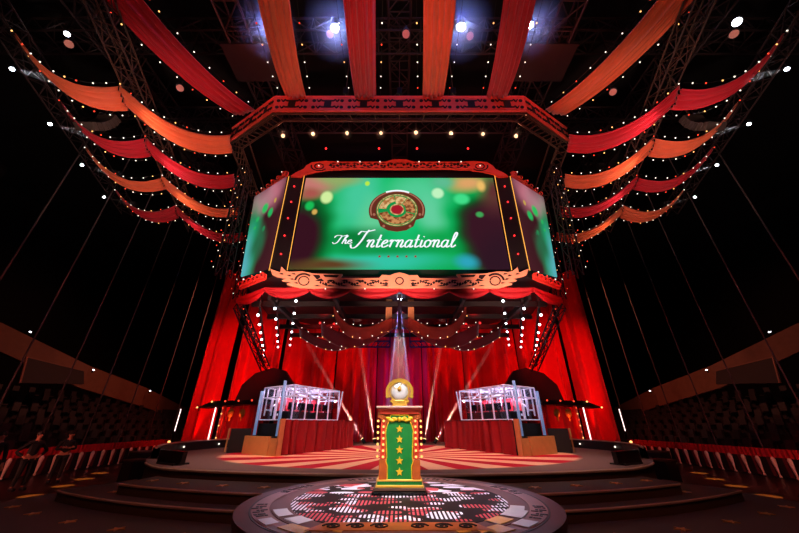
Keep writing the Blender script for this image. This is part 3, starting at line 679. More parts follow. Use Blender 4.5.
# (sub-parts of the screen: the emblem's coloured fields belong to the emblem mesh level)
def epart(mb, m, nm): return mb.build(nm, m, ms, thick=.008)
def ering(r0, r1, a0, a1, dy, sx=1.08, sz=.96, n=40, cx=0., cz=0.):
    P = []
    for i in range(n + 1):
        t = a0 + (a1 - a0) * i / n; P.append([(ec.x + cx + sx * r * math.cos(t), SY - dy, ec.z + cz + sz * r * math.sin(t)) for r in (r0, r1)])
    return MB().grid(P)
epart(ering(1.2, 1.27, -.3, PI + .3, .02), 'ebl', 'emblem_rim')
epart(ering(1.24, 1.33, 1.1, 2.0, .03), 'textw', 'emblem_highlight')
epart(ering(0, 1.05, 0, 2 * PI, .02, 1, .96), 'egr', 'emblem_field')
epart(ering(.97, 1.02, 0, 2 * PI, .03, 1, .96), 'eg', 'emblem_inner_rim')
g1 = ering(.5, .92, -2.9, -.35, .03, 1, .95); epart(g1, 'eg2', 'emblem_gold_field')
epart(ering(.55, .92, 1.75, 3.05, .03, 1, .95), 'eg', 'emblem_gold_field')
epart(ering(.45, .93, -.25, .95, .03, 1, .95), 'eg2', 'emblem_gold_field')
epart(ering(.40, .9, 1.0, 1.7, .03, 1, .95), 'eg', 'emblem_gold_field')
epart(ering(0, .3, 0, 2 * PI, .04, 1, .95), 'er', 'emblem_centre_gem')
epart(ering(.3, .36, 0, 2 * PI, .045, 1, .95), 'eg', 'emblem_gem_ring')
rv = MB()
for x, z in ((-1.15, -.3), (1.15, -.3), (-.65, -1.0), (.65, -1.0)): rv.sphere((ec.x + x, SY - .03, ec.z + z), .07, 8, 5)
rv.build('emblem_rivet', 'ebl', ms)
# ---- side screens
def side_pts(s):
    it = Vector((s * 6.05, JY + .0, zs_t + .02)); ib = Vector((s * 5.95, JY + .0, zs_b)); ot = Vector((s * 8.42, 14.62, zs_t)); ob = Vector((s * 7.75, 14.1, zs_b + .1)); return it, ib, ot, ob
sideb = [(.5, .5, .7, .9, '3c1a20', .9, 1), (.35, .9, .3, .18, 'c07080', .8, 1), (.7, .85, .3, .14, 'b08088', .9, 1), (.85, .3, .25, .45, '18a068', .7, 1), (.95, .12, .2, .3, '58b0b8', .8, 1), (.55, .72, .09, .06, '30c060', .4, 0), (.35, .62, .08, .05, '28b860', .4, 0), (.25, .75, .04, .03, 'c8a050', .4, 0), (.75, .62, .05, .03, '2ab060', .5, 0), (.5, .45, .05, .03, '2a9a58', .5, 0), (.8, .52, .04, .02, '30b060', .5, 0), (.6, .3, .2, .15, '2a6a48', .9, 1)]
smt = screen_mat('side_screen_picture', '55242c', sideb, 0, 0, 1, 1, strength=.95)
for s in (-1, 1):
    it, ib, ot, ob = side_pts(s); nrm = (ot - it).cross(ib - it).normalized() * s; off = Vector((s * .05, -.14, 0))
    q = quad_screen('side_screen', ib + off, ob + off, ot + off, it + off, smt, jb); q['label'] = f'narrow {SIDE[s]} side screen with green bokeh picture'
    # corner post between screens
    cpz0, cpz1 = zs_b - .1, zs_t + .1
    MB().prism([(s * 5.16, JY - .16, cpz0), (s * 5.98, JY - .12, cpz0), (s * 5.98, JY + .1, cpz0), (s * 5.16, JY + .1, cpz0)], (0, 0, cpz1 - cpz0)).build('corner_post', 'black', jb)
    for xx, yy in ((5.15, JY - .2), (6.0, JY - .15)):
        MB().tube((s * xx, yy, cpz0), (s * xx, yy, cpz1), .016, 6).build('corner_line_light', 'goldled', jb)
    for k in range(5):
        z = zs_b + .75 + k * (zs_t - zs_b - 1.2) / 4.2
        MB().sphere((s * 5.58, JY - .2, z), .045).build('corner_red_lamp', 'lensred', jb, smooth=True)
# ---- carved ornaments (half outline in pixels, mirrored about the middle)
def ornament(half, y, mname, name, dark_inset, bulbs, d=.14):
    L_ = [aty(px, py, y) for px, py in half]; full = [Vector((p.x, y, p.z)) for p in L_] + [Vector((-p.x, y, p.z)) for p in reversed(L_)]
    o = MB().prism(full, (0, d, 0)).build(name, mname, jb)
    for poly in dark_inset: pass
    rc = MB()
    for poly in dark_inset:
        q = [aty(px, py, y - .012) for px, py in poly]
        rc.prism(q, (0, .02, 0)); rc.prism([Vector((-p.x, p.y, p.z)) for p in q], (0, .02, 0))
    rc.build('fretwork_shade_inset', 'dark_inset', o)  # raised dark shapes, the shade of cut-outs put into their colour
    for px, py in bulbs:
        p = aty(px, py, y - .05)
        for sx in ((1, -1) if px < 399 else (1,)): MB().sphere((p.x * sx, y - .08, p.z), .035).build('ornament_bulb', 'bulbw', o, smooth=True)
    return o
def q6(l): return [(260 + a / 5.707, 255 + b_ / 5.707) for a, b_ in l]
bot = q6([(798, 187), (300, 187), (225, 187), (195, 178), (150, 165), (178, 155), (125, 145), (150, 132), (95, 122), (70, 112), (55, 75), (95, 92), (115, 98), (122, 66), (150, 92), (180, 96), (240, 92), (300, 105), (400, 108), (470, 108), (455, 130), (560, 132), (680, 131), (695, 112), (740, 116), (770, 104), (798, 98)])
def ringpoly(cx, cy, r0, r1, a0, a1, n=10, sy=.85):
    return [(cx + r1 * math.cos(a0 + (a1 - a0) * i / n), cy + sy * r1 * math.sin(a0 + (a1 - a0) * i / n)) for i in range(n + 1)] + [(cx + r0 * math.cos(a1 - (a1 - a0) * i / n), cy + sy * r0 * math.sin(a1 - (a1 - a0) * i / n)) for i in range(n + 1)]
rec = [q6(ringpoly(250, 147, 26, 33, 0, 2 * PI * .98, 18)), q6(ringpoly(250, 150, 44, 56, PI * 1.05, PI * 1.75)), q6([(300, 112), (340, 114), (345, 128), (325, 140)]), q6([(360, 112), (450, 114), (440, 128), (370, 124)]), q6([(330, 140), (350, 134), (365, 148), (350, 150)])]
rr_ = random.Random(4)
for k in range(26):
    x = 345 + k * 15; y = 158 + 7 * math.sin(k * 1.1) + rr_.uniform(-3, 3); w = rr_.uniform(6, 12); h = rr_.uniform(6, 12)
    rec.append(q6([(x - w, y + h * .3), (x - w * .2, y - h), (x + w, y - h * .2), (x + w * .4, y + h)]))
rec.append(q6(ringpoly(798, 147, 20, 27, PI * .5, PI * 1.5, 12)))
for x0_, w_ in ((330, 40), (400, 46), (480, 40), (560, 46), (640, 40), (715, 44)):
    rec.append(q6([(x0_ - w_ * .6, 175), (x0_ - w_ * .1, 171), (x0_ + w_ * .5, 177), (x0_, 178)])); rec.append(q6([(x0_ - w_ * .4, 146), (x0_, 141), (x0_ + w_ * .55, 144), (x0_ + w_ * .1, 149)]))
for x0_, y0_ in ((120, 108), (165, 118), (190, 108), (180, 138), (205, 160)): rec.append(q6([(x0_ - 12, y0_ - 3), (x0_ + 8, y0_ - 5), (x0_ + 14, y0_ + 3), (x0_ - 2, y0_ + 2)]))
OB = ornament(bot, JY - .3, 'carved', 'lower_carved_frieze', rec, [(325.5, 289), (365, 289)]); OB['label'] = 'pale gold carved frieze under the screen'
def q8(l): return [(250 + a / 5.327, 150 + b_ / 5.327) for a, b_ in l]
top = q8([(798, 100), (700, 98), (560, 96), (420, 102), (350, 112), (300, 124), (265, 140), (215, 138), (245, 118), (285, 100), (300, 82), (330, 64), (400, 58), (480, 62), (600, 62), (720, 62), (760, 50), (798, 48)])
rec2 = [q8(ringpoly(368, 86, 20, 27, 0, PI * 1.9, 16, .6)), q8(ringpoly(368, 86, 38, 46, PI * .2, PI * 1.1, 10, .55))]
for k in range(20):
    x = 430 + k * 18; y = 80 + 5 * math.sin(k * 1.3); w = rr_.uniform(7, 12); h = rr_.uniform(5, 9); rec2.append(q8([(x - w, y + h * .3), (x - w * .2, y - h), (x + w, y - h * .2), (x + w * .4, y + h)]))
for x0_ in range(445, 790, 38): rec2.append(q8([(x0_ - 16, 70), (x0_, 66), (x0_ + 16, 70), (x0_, 73)])); rec2.append(q8([(x0_ - 14, 92), (x0_, 95), (x0_ + 14, 91), (x0_, 89)]))
OT = ornament(top, JY - .3, 'carvedred', 'upper_carved_frieze', rec2, [(319, 166), (338, 162), (360, 162), (380, 162)]); OT['label'] = 'red carved frieze above the screen'
for s in (-1, 1):                               # slanted flame friezes on the side facets
    for (za, zc, m, hgt, nm) in ((zs_t + .1, zs_t + .1, 'carvedred', .62, 'side_crest'), (zs_b - .55, zs_b - .45, 'carvedred', .55, 'side_base_frieze')):
        a = Vector((s * 6.1, JY - .25, za)); b = Vector((s * (8.6 if za > 10 else 7.95), 14.75 if za > 10 else 14.2, zc)); mb = MB(); K = 12; prev = a.copy()
        pts = [a, b]
        for k in range(K, -1, -1):
            p = a.lerp(b, k / K); pts.append(p + Vector((0, 0, hgt * (.75 if k % 2 else .45) * (1 - .35 * k / K))))
        mb.prism(pts, (s * -.05, .12, 0))
        for k in range(6):
            p = a.lerp(b, (k + .5) / 6); mb.path([p + Vector((s * .12 * math.cos(t) * .8, -.08, .2 + .12 * math.sin(t))) for t in [x * .7 for x in range(10)]], .03, 4)
        o = mb.build(nm, m, jb)
        for k in range(3):
            p = a.lerp(b, .15 + .33 * k); MB().sphere((p.x - s * .02, p.y - .15, p.z + .35), .035).build('crest_bulb', 'bulbw' if k != 1 else 'bulbr', o, smooth=True)
# ---- swag valance under the structure
def swag(a, b, drop, hgt, n=14, rows=6, name='swag_valance'):
    a = Vector(a); b = Vector(b); d = (b - a).normalized(); nn = Vector((d.y, -d.x, 0)); P = []
    for i in range(n + 1):
        t = i / n; base = a.lerp(b, t); k = 4 * t * (1 - t); row = []
        for j in range(rows + 1):
            w = j / rows; row.append(base + Vector((0, 0, -w * (hgt + drop * k))) + nn * (.07 * math.sin(w * 11) * (k + .2)))
        P.append(row)
    return MB().grid(P)
zv = 7.35
cor = [(-8.0, 14.4), (-6.0, JY - .2), (6.0, JY - .2), (8.0, 14.4)]
va = MB()
edges = [((-6.0, JY - .15), (-4.0, JY - .15)), ((-4.0, JY - .15), (-2.2, JY - .15)), ((-2.2, JY - .15), (0, JY - .15)), ((0, JY - .15), (2.2, JY - .15)), ((2.2, JY - .15), (4.0, JY - .15)), ((4.0, JY - .15), (6.0, JY - .15)), ((-7.95, 14.2), (-6.0, JY - .15)), ((6.0, JY - .15), (7.95, 14.2))]
for e in edges:
    swag((e[0][0], e[0][1], zv + .2), (e[1][0], e[1][1], zv + .2), .30, .22).build('swag_valance', 'skirt', jb, smooth=True, thick=.02)
# underside beams
ub = MB()
for y in (14.5, 16.5, 18.5, 20.5): ub.box((0, y, zv), (14.5, .15, .25))
for x in (-6, -3, 0, 3, 6): ub.box((x, 17.2, zv - .02), (.15, 7.5, .25))
ub.build('underside_frame', 'black', jb)
# tan vertical panels at the centre behind the spotlight
for s in (-1, 1):
    p = aty(400 + s * 11, 306, 16.2); MB().box((p.x, 16.2, p.z - .1), (.34, .06, 1.5)).build('tan_panel', 'wood', jb)
# ------------------------------------------------------------------ light fixtures
def fixture(loc, aim, r, lens, label, cat='stage light', group=None, name='stage_light', yoke=True):
    t = thing(name, label, cat, loc, group); loc = Vector(loc); d = (Vector(aim) - loc).normalized()
    MB().tube(loc - d * r * 2.6, loc - d * .01, r * .8, 10, r).build('housing', 'black', t, smooth=False)
    MB().tube(loc - d * .01, loc + d * .02, r * .86, 12).build('lens', lens, t)
    if yoke: MB().tube(loc - d * r * 1.4, loc - d * r * 1.4 + Vector((0, 0, r * 2.6)), r * .22, 6).build('yoke', 'black', t)
    return t
ORD = ['nearest', 'second', 'third', 'fourth', 'fifth', 'sixth', 'seventh', 'eighth', 'ninth', 'tenth', 'eleventh', 'twelfth', 'thirteenth', 'fourteenth', 'fifteenth', 'sixteenth', 'seventeenth', 'eighteenth', 'second farthest', 'farthest']
ordn = ['first', 'second', 'third', 'fourth', 'fifth', 'sixth', 'seventh', 'eighth', 'ninth', 'tenth', 'eleventh', 'twelfth']
# rows of pods under the screen cube
hz = 4.35 + 2.1
for s in (-1, 1):
    for r_, (cnt, pts) in enumerate(((6, ((296, 301), (290, 345))), (6, ((275, 308.5), (278, 347))), (7, ((258, 315), (264, 355))))):
        hz = (7.1, 6.9, 6.45)[r_]; a = atz(pts[0][0], pts[0][1], hz); b = atz(pts[1][0], pts[1][1], hz)
        for k in range(cnt):
            p = a.lerp(b, k / (cnt - 1)); p.x = abs(p.x) * s
            fixture(p, (p.x * .6, p.y - 6, 0), .068, 'lensw', f'{ordn[k]} white lamp from the front in the {["inner","middle","outer"][r_]} row hung at the {SIDE[s]}', 'stage light', f'white lamps in the {["inner","middle","outer"][r_]} row, {SIDE[s]}')
        bar = MB(); a3 = Vector((abs(a.x) * s, a.y, hz + .4)); b3 = Vector((abs(b.x) * s, b.y, hz + .4)); bar.tube(a3, b3, .06, 6)
        bar.tube(a3, a3 + Vector((0, 0, .5 if r_ < 2 else .9)), .03, 5)
        tag(bar.build('lamp_bar', 'black'), f'black bar carrying the {["inner","middle","outer"][r_]} row of white lamps, {SIDE[s]}', 'truss')
# warm row above the screen
for k, (px, py) in enumerate(((283, 136), (313, 134), (347, 133), (381, 133), (416, 132.5), (451, 133), (483, 134), (516, 136))):
    p = aty(px, py, 11.3); fixture(p, (p.x, 6, 8), .10, 'lenswarm', f'{ordn[k]} warm lamp from the left in the row above the screen', 'stage light', 'warm lamps above the main screen')
for k, px in enumerate((283, 313, 347, 381, 416, 451, 483, 516)):
    p = aty(px, 133.5, 11.12); o = MB().sphere(p, .34, 18, 12).build('light_glow', 'hazeg', smooth=True)
    tag(o, f'soft warm glow in the haze around the {ordn[k]} lamp from the left above the screen', 'haze glow', kind='stuff'); light('POINT', p + Vector((0, -.02, -.02)), 'ff9a70', 8, size=.02, name='warm_lamp')
for k, px in enumerate((326, 379, 417, 468)):
    p = aty(px, 148.5, 12.6); fixture(p, (p.x, 6, 8), .06, 'lensred', f'{ordn[k]} small red lamp from the left just above the red frieze', 'stage light', 'red lamps above frieze')
# centre spotlight
cs = aty(399.5, 299, 16.0)
fixture(cs, (cs.x, 13.2, 0), .13, 'lensbig', 'bright violet-white spotlight under the middle of the screen', 'spotlight', name='spotlight')
# big ceiling lights
for k, (px, py, dim) in enumerate(((268, 28, 0), (335, 28, 0), (461, 27, 0), (530, 25, 0))):
    p = atz(px, py, 15.5); fixture(p, (p.x * .5, 8, 0), .17 if k in (1, 2) else .14, 'lensbig', f'{["far left","near left","near right","far right"][k]} bright ceiling spotlight between the overhead banners', 'spotlight', name='ceiling_spotlight')
for k, (px, py) in enumerate(((330, 34), (406, 34), (470, 36), (69, 44), (734, 34), (613, 92), (180, 88), (737, 22))):
    p = atz(px, py, 16); fixture(p, (0, 3, 0), .17, 'lensdim' if k != 7 else 'lensw', f'dim round ceiling lamp, {["left of the red centre banner","between the centre banners","right of the orange centre banner","far upper left beside the outer truss","upper right corner","under the right diagonal banner","under the left diagonal banner","bright one in the upper right corner"][k]}', 'ceiling lamp', name='ceiling_lamp')
p = atz(67, 34, 16); fixture(p, (0, 3, 0), .11, 'lensw', 'bright round ceiling lamp in the upper left corner', 'ceiling lamp', name='ceiling_lamp')
# outer moving heads with short beams
def beam(loc, aim, length, r0, r1, e, col='ffffff', label='', dens=None, ang=None, name='light_beam'):
    loc = Vector(loc); d = (Vector(aim) - loc).normalized(); q = loc + d * length; n = 14
    o = MB().tube(loc + d * .06, q, r0, n, r1).build(name, dens or 'haze')
    tag(o, label, 'light beam', kind='stuff')
    light('SPOT', loc + d * .07, col, e, q, ang or 2 * math.degrees(math.atan(r1 / length)) * 1.0, .3, .02, 'beam_lamp')
outerL = [(12, 69), (50, 124), (82, 165), (104, 197)]
for s in (-1, 1):
    for k, (px, py) in enumerate(outerL):
        p = atz(px, py, 14.1); p.x = -abs(p.x) * (-s)
        fixture(p, (p.x * .75, p.y+1, 9), .085, 'lensw', f'{ordn[k]} moving head from the front on the outer {SIDE[s]} truss', 'moving head light', f'outer {SIDE[s]} moving heads', name='moving_head_light')
        beam(p, (p.x * .6, p.y, p.z - 2.0), 2.2, .04, .22, 260, 'e8ecff', f'{ordn[k]} short light beam from the front below the outer {SIDE[s]} truss')
for k, (px, py) in enumerate(((268, 28), (335, 28), (461, 27), (530, 25))):
    p = atz(px, py, 15.5); tag(MB().sphere(p, 1.3, 24, 16).build('light_glow', 'hazec', smooth=True), f'bluish glow in the haze around the {["far left","near left","near right","far right"][k]} ceiling spotlight', 'haze glow', kind='stuff'); light('POINT', p + Vector((0, -.05, -.1)), '7888ff', [70, 130, 130, 70][k], size=.05, name='ceiling_lamp_light')
# floor uplights at the back of the stage and their beams
M['hazeb'] = hazemat('thin_beam_haze', .4)
FL = [(-2.05, 19.5), (-1.4, 19.7), (-2.7, 19.2), (2.05, 19.5), (1.4, 19.7), (2.7, 19.2)]
for k, (x, y) in enumerate(FL):
    s = -1 if x < 0 else 1; j = k % 3
    p = Vector((x, y, ST + .22)); w = ['middle', 'inner', 'outer'][j]
    tgt = [(aty(400 + s * 92, 345, 20)), (aty(400 + s * 40, 350, 20)), (aty(400 + s * 110, 398, 19.5))][j]
    fixture(p, tgt, .1, 'lenswarm', f'{w} warm floor lamp at the stage back, {SIDE[s]} of the lectern', 'floor lamp', f'floor lamps {SIDE[s]} of centre', name='floor_lamp')
    ln = [6.6, 5.6, 4.2][j]
    beam(p, tgt, ln, .05, .13, [20000, 16000, 13000][j], 'ffb0a0', f'{w} slanting light beam rising {SIDE[s]} of the lectern', 'hazeb', 7)
beam(cs, (cs.x, 18.6, 1.2), 6.0, .06, .8, 30000, 'a090ff', 'violet cone of light falling from the central spotlight')
# ------------------------------------------------------------------ swags with bulbs beneath the screen
def hangswag(px0, px1, px2, y, m, lab, w=.5, bul=7):
    a = aty(*px0, y); c = aty(*px1, y); b = aty(*px2, y)
    P = []; n = 18; t0 = thing('draped_swag', lab, 'drape', tuple(c))
    path = []
    for i in range(n + 1):
        t = i / n; p = a * ((1 - t) ** 2) + c * (2 * t * (1 - t)) + b * (t * t); path.append(p)
        P.append([p + Vector((0, .5 * (j / 6 - .5), -w * (j / 6) - .03 * math.sin(j * 2.6 + t))) for j in range(7)])
    MB().grid(P).build('cloth', m, t0, smooth=True, thick=.02)
    for k in range(bul):
        i = int((k + .5) / bul * n); p = path[i]
        MB().sphere(p + Vector((0, -.3, -w - .05)), .028).build('bulb', 'bulbw' if k % 3 else 'bulby', t0, smooth=True)
        MB().sphere(p + Vector((0, -.3, .06)), .025).build('bulb', 'bulbw', t0, smooth=True)
for s in (-1, 1):
    X = lambda x: 400 + s * (x - 400)
    hangswag((X(334), 303), (X(345), 345), (X(392), 318), 15.0, 'swagora', f'front orange swag with bulbs just {SIDE[s]} of centre under the screen', .5)
    hangswag((X(322), 322), (X(352), 352), (X(398), 312), 17.0, 'darkcurtain', f'dark red swag with bulbs behind the orange one, {SIDE[s]} of centre', .7)
    hangswag((X(300), 328), (X(330), 350), (X(352), 338), 17.6, 'darkcurtain', f'outer dark red swag with bulbs, {SIDE[s]} under the screen', .45)
    for k, (px, py) in enumerate(((320, 323), (334, 324), (300, 318))):
        p = aty(X(px), py, 18.5); fixture(p, (p.x, 5, 2), .07, 'lensred', f'{["middle","inner","outer"][k]} red lamp under the screen, {SIDE[s]} of centre', 'stage light', f'red lamps {SIDE[s]} under the screen')
    p0 = aty(X(352), 347, 19); p1 = aty(X(390), 347, 19); bar = MB()
    for dz in (0, .35): bar.tube(p0 + Vector((0, 0, dz)), p1 + Vector((0, 0, dz)), .05, 6)
    for k in range(8):
        q = p0.lerp(p1, k / 8); q2 = p0.lerp(p1, (k + 1) / 8); bar.tube(q, q2 + Vector((0, 0, .35)), .025, 5)
    bar.tube(p0, p0 + Vector((0, 0, 3.4)), .04, 5); bar.tube(p1, p1 + Vector((0, 0, 3.4)), .04, 5)
    M.setdefault('bluetruss', mat('navy_truss_metal', '2c3478', .4, .3))  # navy is the truss metal's own colour
    tag(bar.build('hanging_truss', 'bluetruss'), f'short dark blue truss hanging {SIDE[s]} of the central spotlight', 'truss')
# ------------------------------------------------------------------ trusses
def truss(pts, w, lab, m='truss', r=.035, seg=.8, name='lighting_truss', up=(0, 0, 1)):
    mb = MB(); up = Vector(up)
    for a, b in zip(pts[:-1], pts[1:]):
        a = Vector(a); b = Vector(b); d = (b - a).normalized(); sd = d.cross(up).normalized() * w / 2; uu = sd.cross(d).normalized() * w / 2
        n = max(2, int((b - a).length / seg)); cs4 = [sd + uu, sd - uu, -sd - uu, -sd + uu]
        for c in cs4: mb.tube(a + c, b + c, r, 5)
        for k in range(n):
            p = a.lerp(b, k / n); q = a.lerp(b, (k + 1) / n)
            for j in range(4):
                c1 = cs4[j]; c2 = cs4[(j + 1) % 4]
                mb.tube(p + c1, p + c2, r * .6, 4)
                mb.tube(p + (c1 if k % 2 else c2), q + (c2 if k % 2 else c1), r * .6, 4)
    return tag(mb.build(name, m), lab, 'truss')
for s in (-1, 1):
    truss([(s * 7.9, 14.5, 7.25), (s * 7.7, 18.6, 4.9)], .35, f'slanted dark truss with red beads hanging at the {SIDE[s]} edge of the screen cube', 'black', name='slanted_truss')
    t = thing('string_light', f'red bead lights on the slanted truss, {SIDE[s]} edge of the screen cube', 'string light', (s * 7.7, 15, 6.9))
    MB().tube((s * 7.65, 14.4, 7.2), (s * 7.45, 18.5, 4.85), .012, 4).build('cable', 'black', t)
    for k in range(12): MB().sphere(Vector((s * 7.62, 14.5, 7.1)).lerp(Vector((s * 7.42, 18.4, 4.9)), k / 11), .03, 6, 4).build('bead', 'bulbr', t)
# upper ring
RH = 13.0 + 2.1; RY = 9.72
f0 = aty(272, 112, RY); f1 = aty(272, 98, RY); PH = f1.z - f0.z
R = [(-5.95, RY), (5.95, RY), (8.85, 11.5), (9.6, 16), (8.85, 20.5), (5.95, 22.3), (-5.95, 22.3), (-8.85, 20.5), (-9.6, 16), (-8.85, 11.5)]
rg = thing('overhead_ring_truss', 'many-sided overhead ring truss faced with red fretwork panels', 'truss', (0, 16, RH))
rb = MB()
for i in range(len(R)):
    a = R[i]; b = R[(i + 1) % len(R)]
    for dz, k in ((0, 1), (PH, 1), (0, .94), (PH, .94)):
        pa = (a[0] * k, 16 + (a[1] - 16) * k + .1, f0.z + dz); pb = (b[0] * k, 16 + (b[1] - 16) * k + .1, f0.z + dz); rb.tube(pa, pb, .05, 6)
    nn = 10
    for j in range(nn):
        p = Vector((a[0], a[1] + .1, f0.z)).lerp(Vector((b[0], b[1] + .1, f0.z)), j / nn); q = Vector((a[0], a[1] + .1, f0.z)).lerp(Vector((b[0], b[1] + .1, f0.z)), (j + 1) / nn)
        rb.tube(p, q + Vector((0, 0, PH)), .03, 4); pi = Vector((p.x * .94, 16 + (p.y - 16) * .94, f0.z)); rb.tube(p, pi, .03, 4)
rb.build('truss_frame', 'truss', rg)
def fret(a, b, units, nm):
    a = Vector((a[0], a[1], f0.z)); b = Vector((b[0], b[1], f0.z)); d = (b - a); L = d.length; d.normalize(); nn = Vector((d.y, -d.x, 0)); 
    if nn.y > 0: nn = -nn
    up = Vector((0, 0, 1)); pl = MB().prism([a + nn * .04, b + nn * .04, b + nn * .04 + up * PH, a + nn * .04 + up * PH], -nn * .06).build(nm, 'carvedred', rg)
    rc = MB(); U = L / units; gap = MB()
    def P(u, z): return a + d * u + up * (z * PH) + nn * .05
    for k in range(units):
        c = (k + .5) * U
        for (x, z, w, h) in ((0, .5, .1, .34), (0, .72, .16, .1), (0, .28, .16, .1)):
            rc.prism([P(c + (x - w) * U, z - h / 2), P(c + (x + w) * U, z - h / 2), P(c + (x + w) * U, z + h / 2), P(c + (x - w) * U, z + h / 2)], nn * .012)
        for sx in (-1, 1):
            for z in (.27, .73):
                rc.path([P(c + sx * (.17 + .02 * i) * U, z + .07 * math.sin(i * 1.1)) + nn * .01 for i in range(8)], .035, 4)
                rc.tube(P(c + sx * .39 * U, z) - nn * .01, P(c + sx * .39 * U, z) + nn * .02, .09, 10)
    rc.build('fretwork_shade_inset', 'dark_inset', pl)  # dark shapes laid on the panel as the shade of its holes
    tp = MB(); tp.tube(a + nn * .06, b + nn * .06, .05, 6); tp.tube(a + nn * .06 + up * PH, b + nn * .06 + up * PH, .05, 6); tp.build('edge_moulding', 'carvedred', pl)
fret(R[0], R[1], 7, 'front_fretwork_panel'); fret(R[9], R[0], 3, 'left_fretwork_panel'); fret(R[1], R[2], 3, 'right_fretwork_panel')
# truss legs hanging from the ring beside the screen, with sparkling bulbs
for s in (-1, 1):
    truss([(s * 8.7, 13.2, 15.0), (s * 8.5, 13.6, 8.4)], .5, f'vertical dark truss hanging beside the {SIDE[s]} screen', 'trussdark', name='hanging_truss', up=(0, 1, 0))
    truss([(s * 9.4, 16.5, 15.0), (s * 9.2, 16.8, 8.4)], .5, f'rear vertical dark truss hanging beside the {SIDE[s]} screen', 'trussdark', name='hanging_truss', up=(0, 1, 0))
    for q, (x, y) in enumerate(((8.65, 12.9), (9.3, 16.2))):
        t = thing('string_light', f'{["front","rear"][q]} vertical string of small bulbs beside the {SIDE[s]} screen', 'string light', (s * x, y, 8.5))
        MB().tube((s * x, y, 8.5), (s * x, y, 15), .012, 4).build('cable', 'black', t)
        for k in range(22): MB().sphere((s * (x + .18 * math.sin(k * 2.1)), y, 8.6 + k * .29), .025, 6, 4).build('bulb', ['bulbw', 'bulbr', 'bulby'][k % 3], t)
# side trusses
SH = 12.0 + 2.1
for s in (-1, 1):
    truss([(s * 8.9, 2.6, SH + .35), (s * 14.6, 18.6, SH + .35)], .6, f'long lighting truss carrying the banners on the {SIDE[s]}')
    truss([(s * 12.6, 2.5, SH + .6), (s * 18.0, 16.8, SH + .6)], .6, f'outer lighting truss at the far ends of the {SIDE[s]} banners', 'trussdark')
# catwalks high in the roof
cw = [([(-20, 3.5, 19.5), (20, 3.5, 19.5)], 'nearest roof catwalk crossing above the banners'), ([(-22, 9, 20), (22, 9, 20)], 'second roof catwalk crossing above the ring truss'), ([(-22, 14, 20), (22, 14, 20)], 'third roof catwalk behind the ring truss'),
      ([(-7.5, 1, 18.8), (-7.5, 24, 18.8)], 'left roof catwalk running front to back'), ([(7.5, 1, 18.8), (7.5, 24, 18.8)], 'right roof catwalk running front to back'), ([(0, 1, 20.5), (0, 24, 20.5)], 'middle roof catwalk running front to back'),
      ([(-15, 1, 20), (-15, 24, 20)], 'far left roof catwalk running front to back'), ([(15, 1, 20), (15, 24, 20)], 'far right roof catwalk running front to back')]
for p, l in cw: truss(p, 1.1, l, 'trussdark', .06, 1.1, 'roof_catwalk')
for k, (x, y) in enumerate(((-4.6, 4.7), (4.9, 4.7), (-6.8, 9), (7, 9))):
    t = MB()
    for i in range(6): t.box((x - 1 + i * .4, y, 18.4), (.06, 2.4, .06))
    for i in range(7): t.box((x, y - 1.2 + i * .4, 18.4), (2.1, .06, .06))
    tag(t.build('ceiling_grille', 'trussdark'), f'dark steel ceiling grille, {["front left","front right","rear left","rear right"][k]} of the roof', 'grille')
for k, (x, y) in enumerate(((-7.2, 9.3), (7.2, 9.3))):
    tag(MB().box((x, y, 18.2), (2.6, 1.8, .12)).build('ceiling_panel', 'trussdark'), f'dull red ceiling panel above the {"left" if x<0 else "right"} end of the ring truss', 'panel')
# ring hoists
for k, (x, y) in enumerate(((-5.5, 10), (-2.7, 10), (0, 10), (2.7, 10), (5.5, 10), (-8.5, 12), (8.5, 12))):
    t = thing('chain_hoist', f'{ordn[k]} chain hoist holding the ring truss', 'hoist', (x, y, 16.2), 'chain hoists over the ring')
    MB().tube((x, y, RH + PH - .6), (x, y, 19.5), .025, 5).build('chain', 'truss', t); MB().box((x, y, 17.0), (.25, .2, .45)).build('motor', 'black', t, bevel=.03)
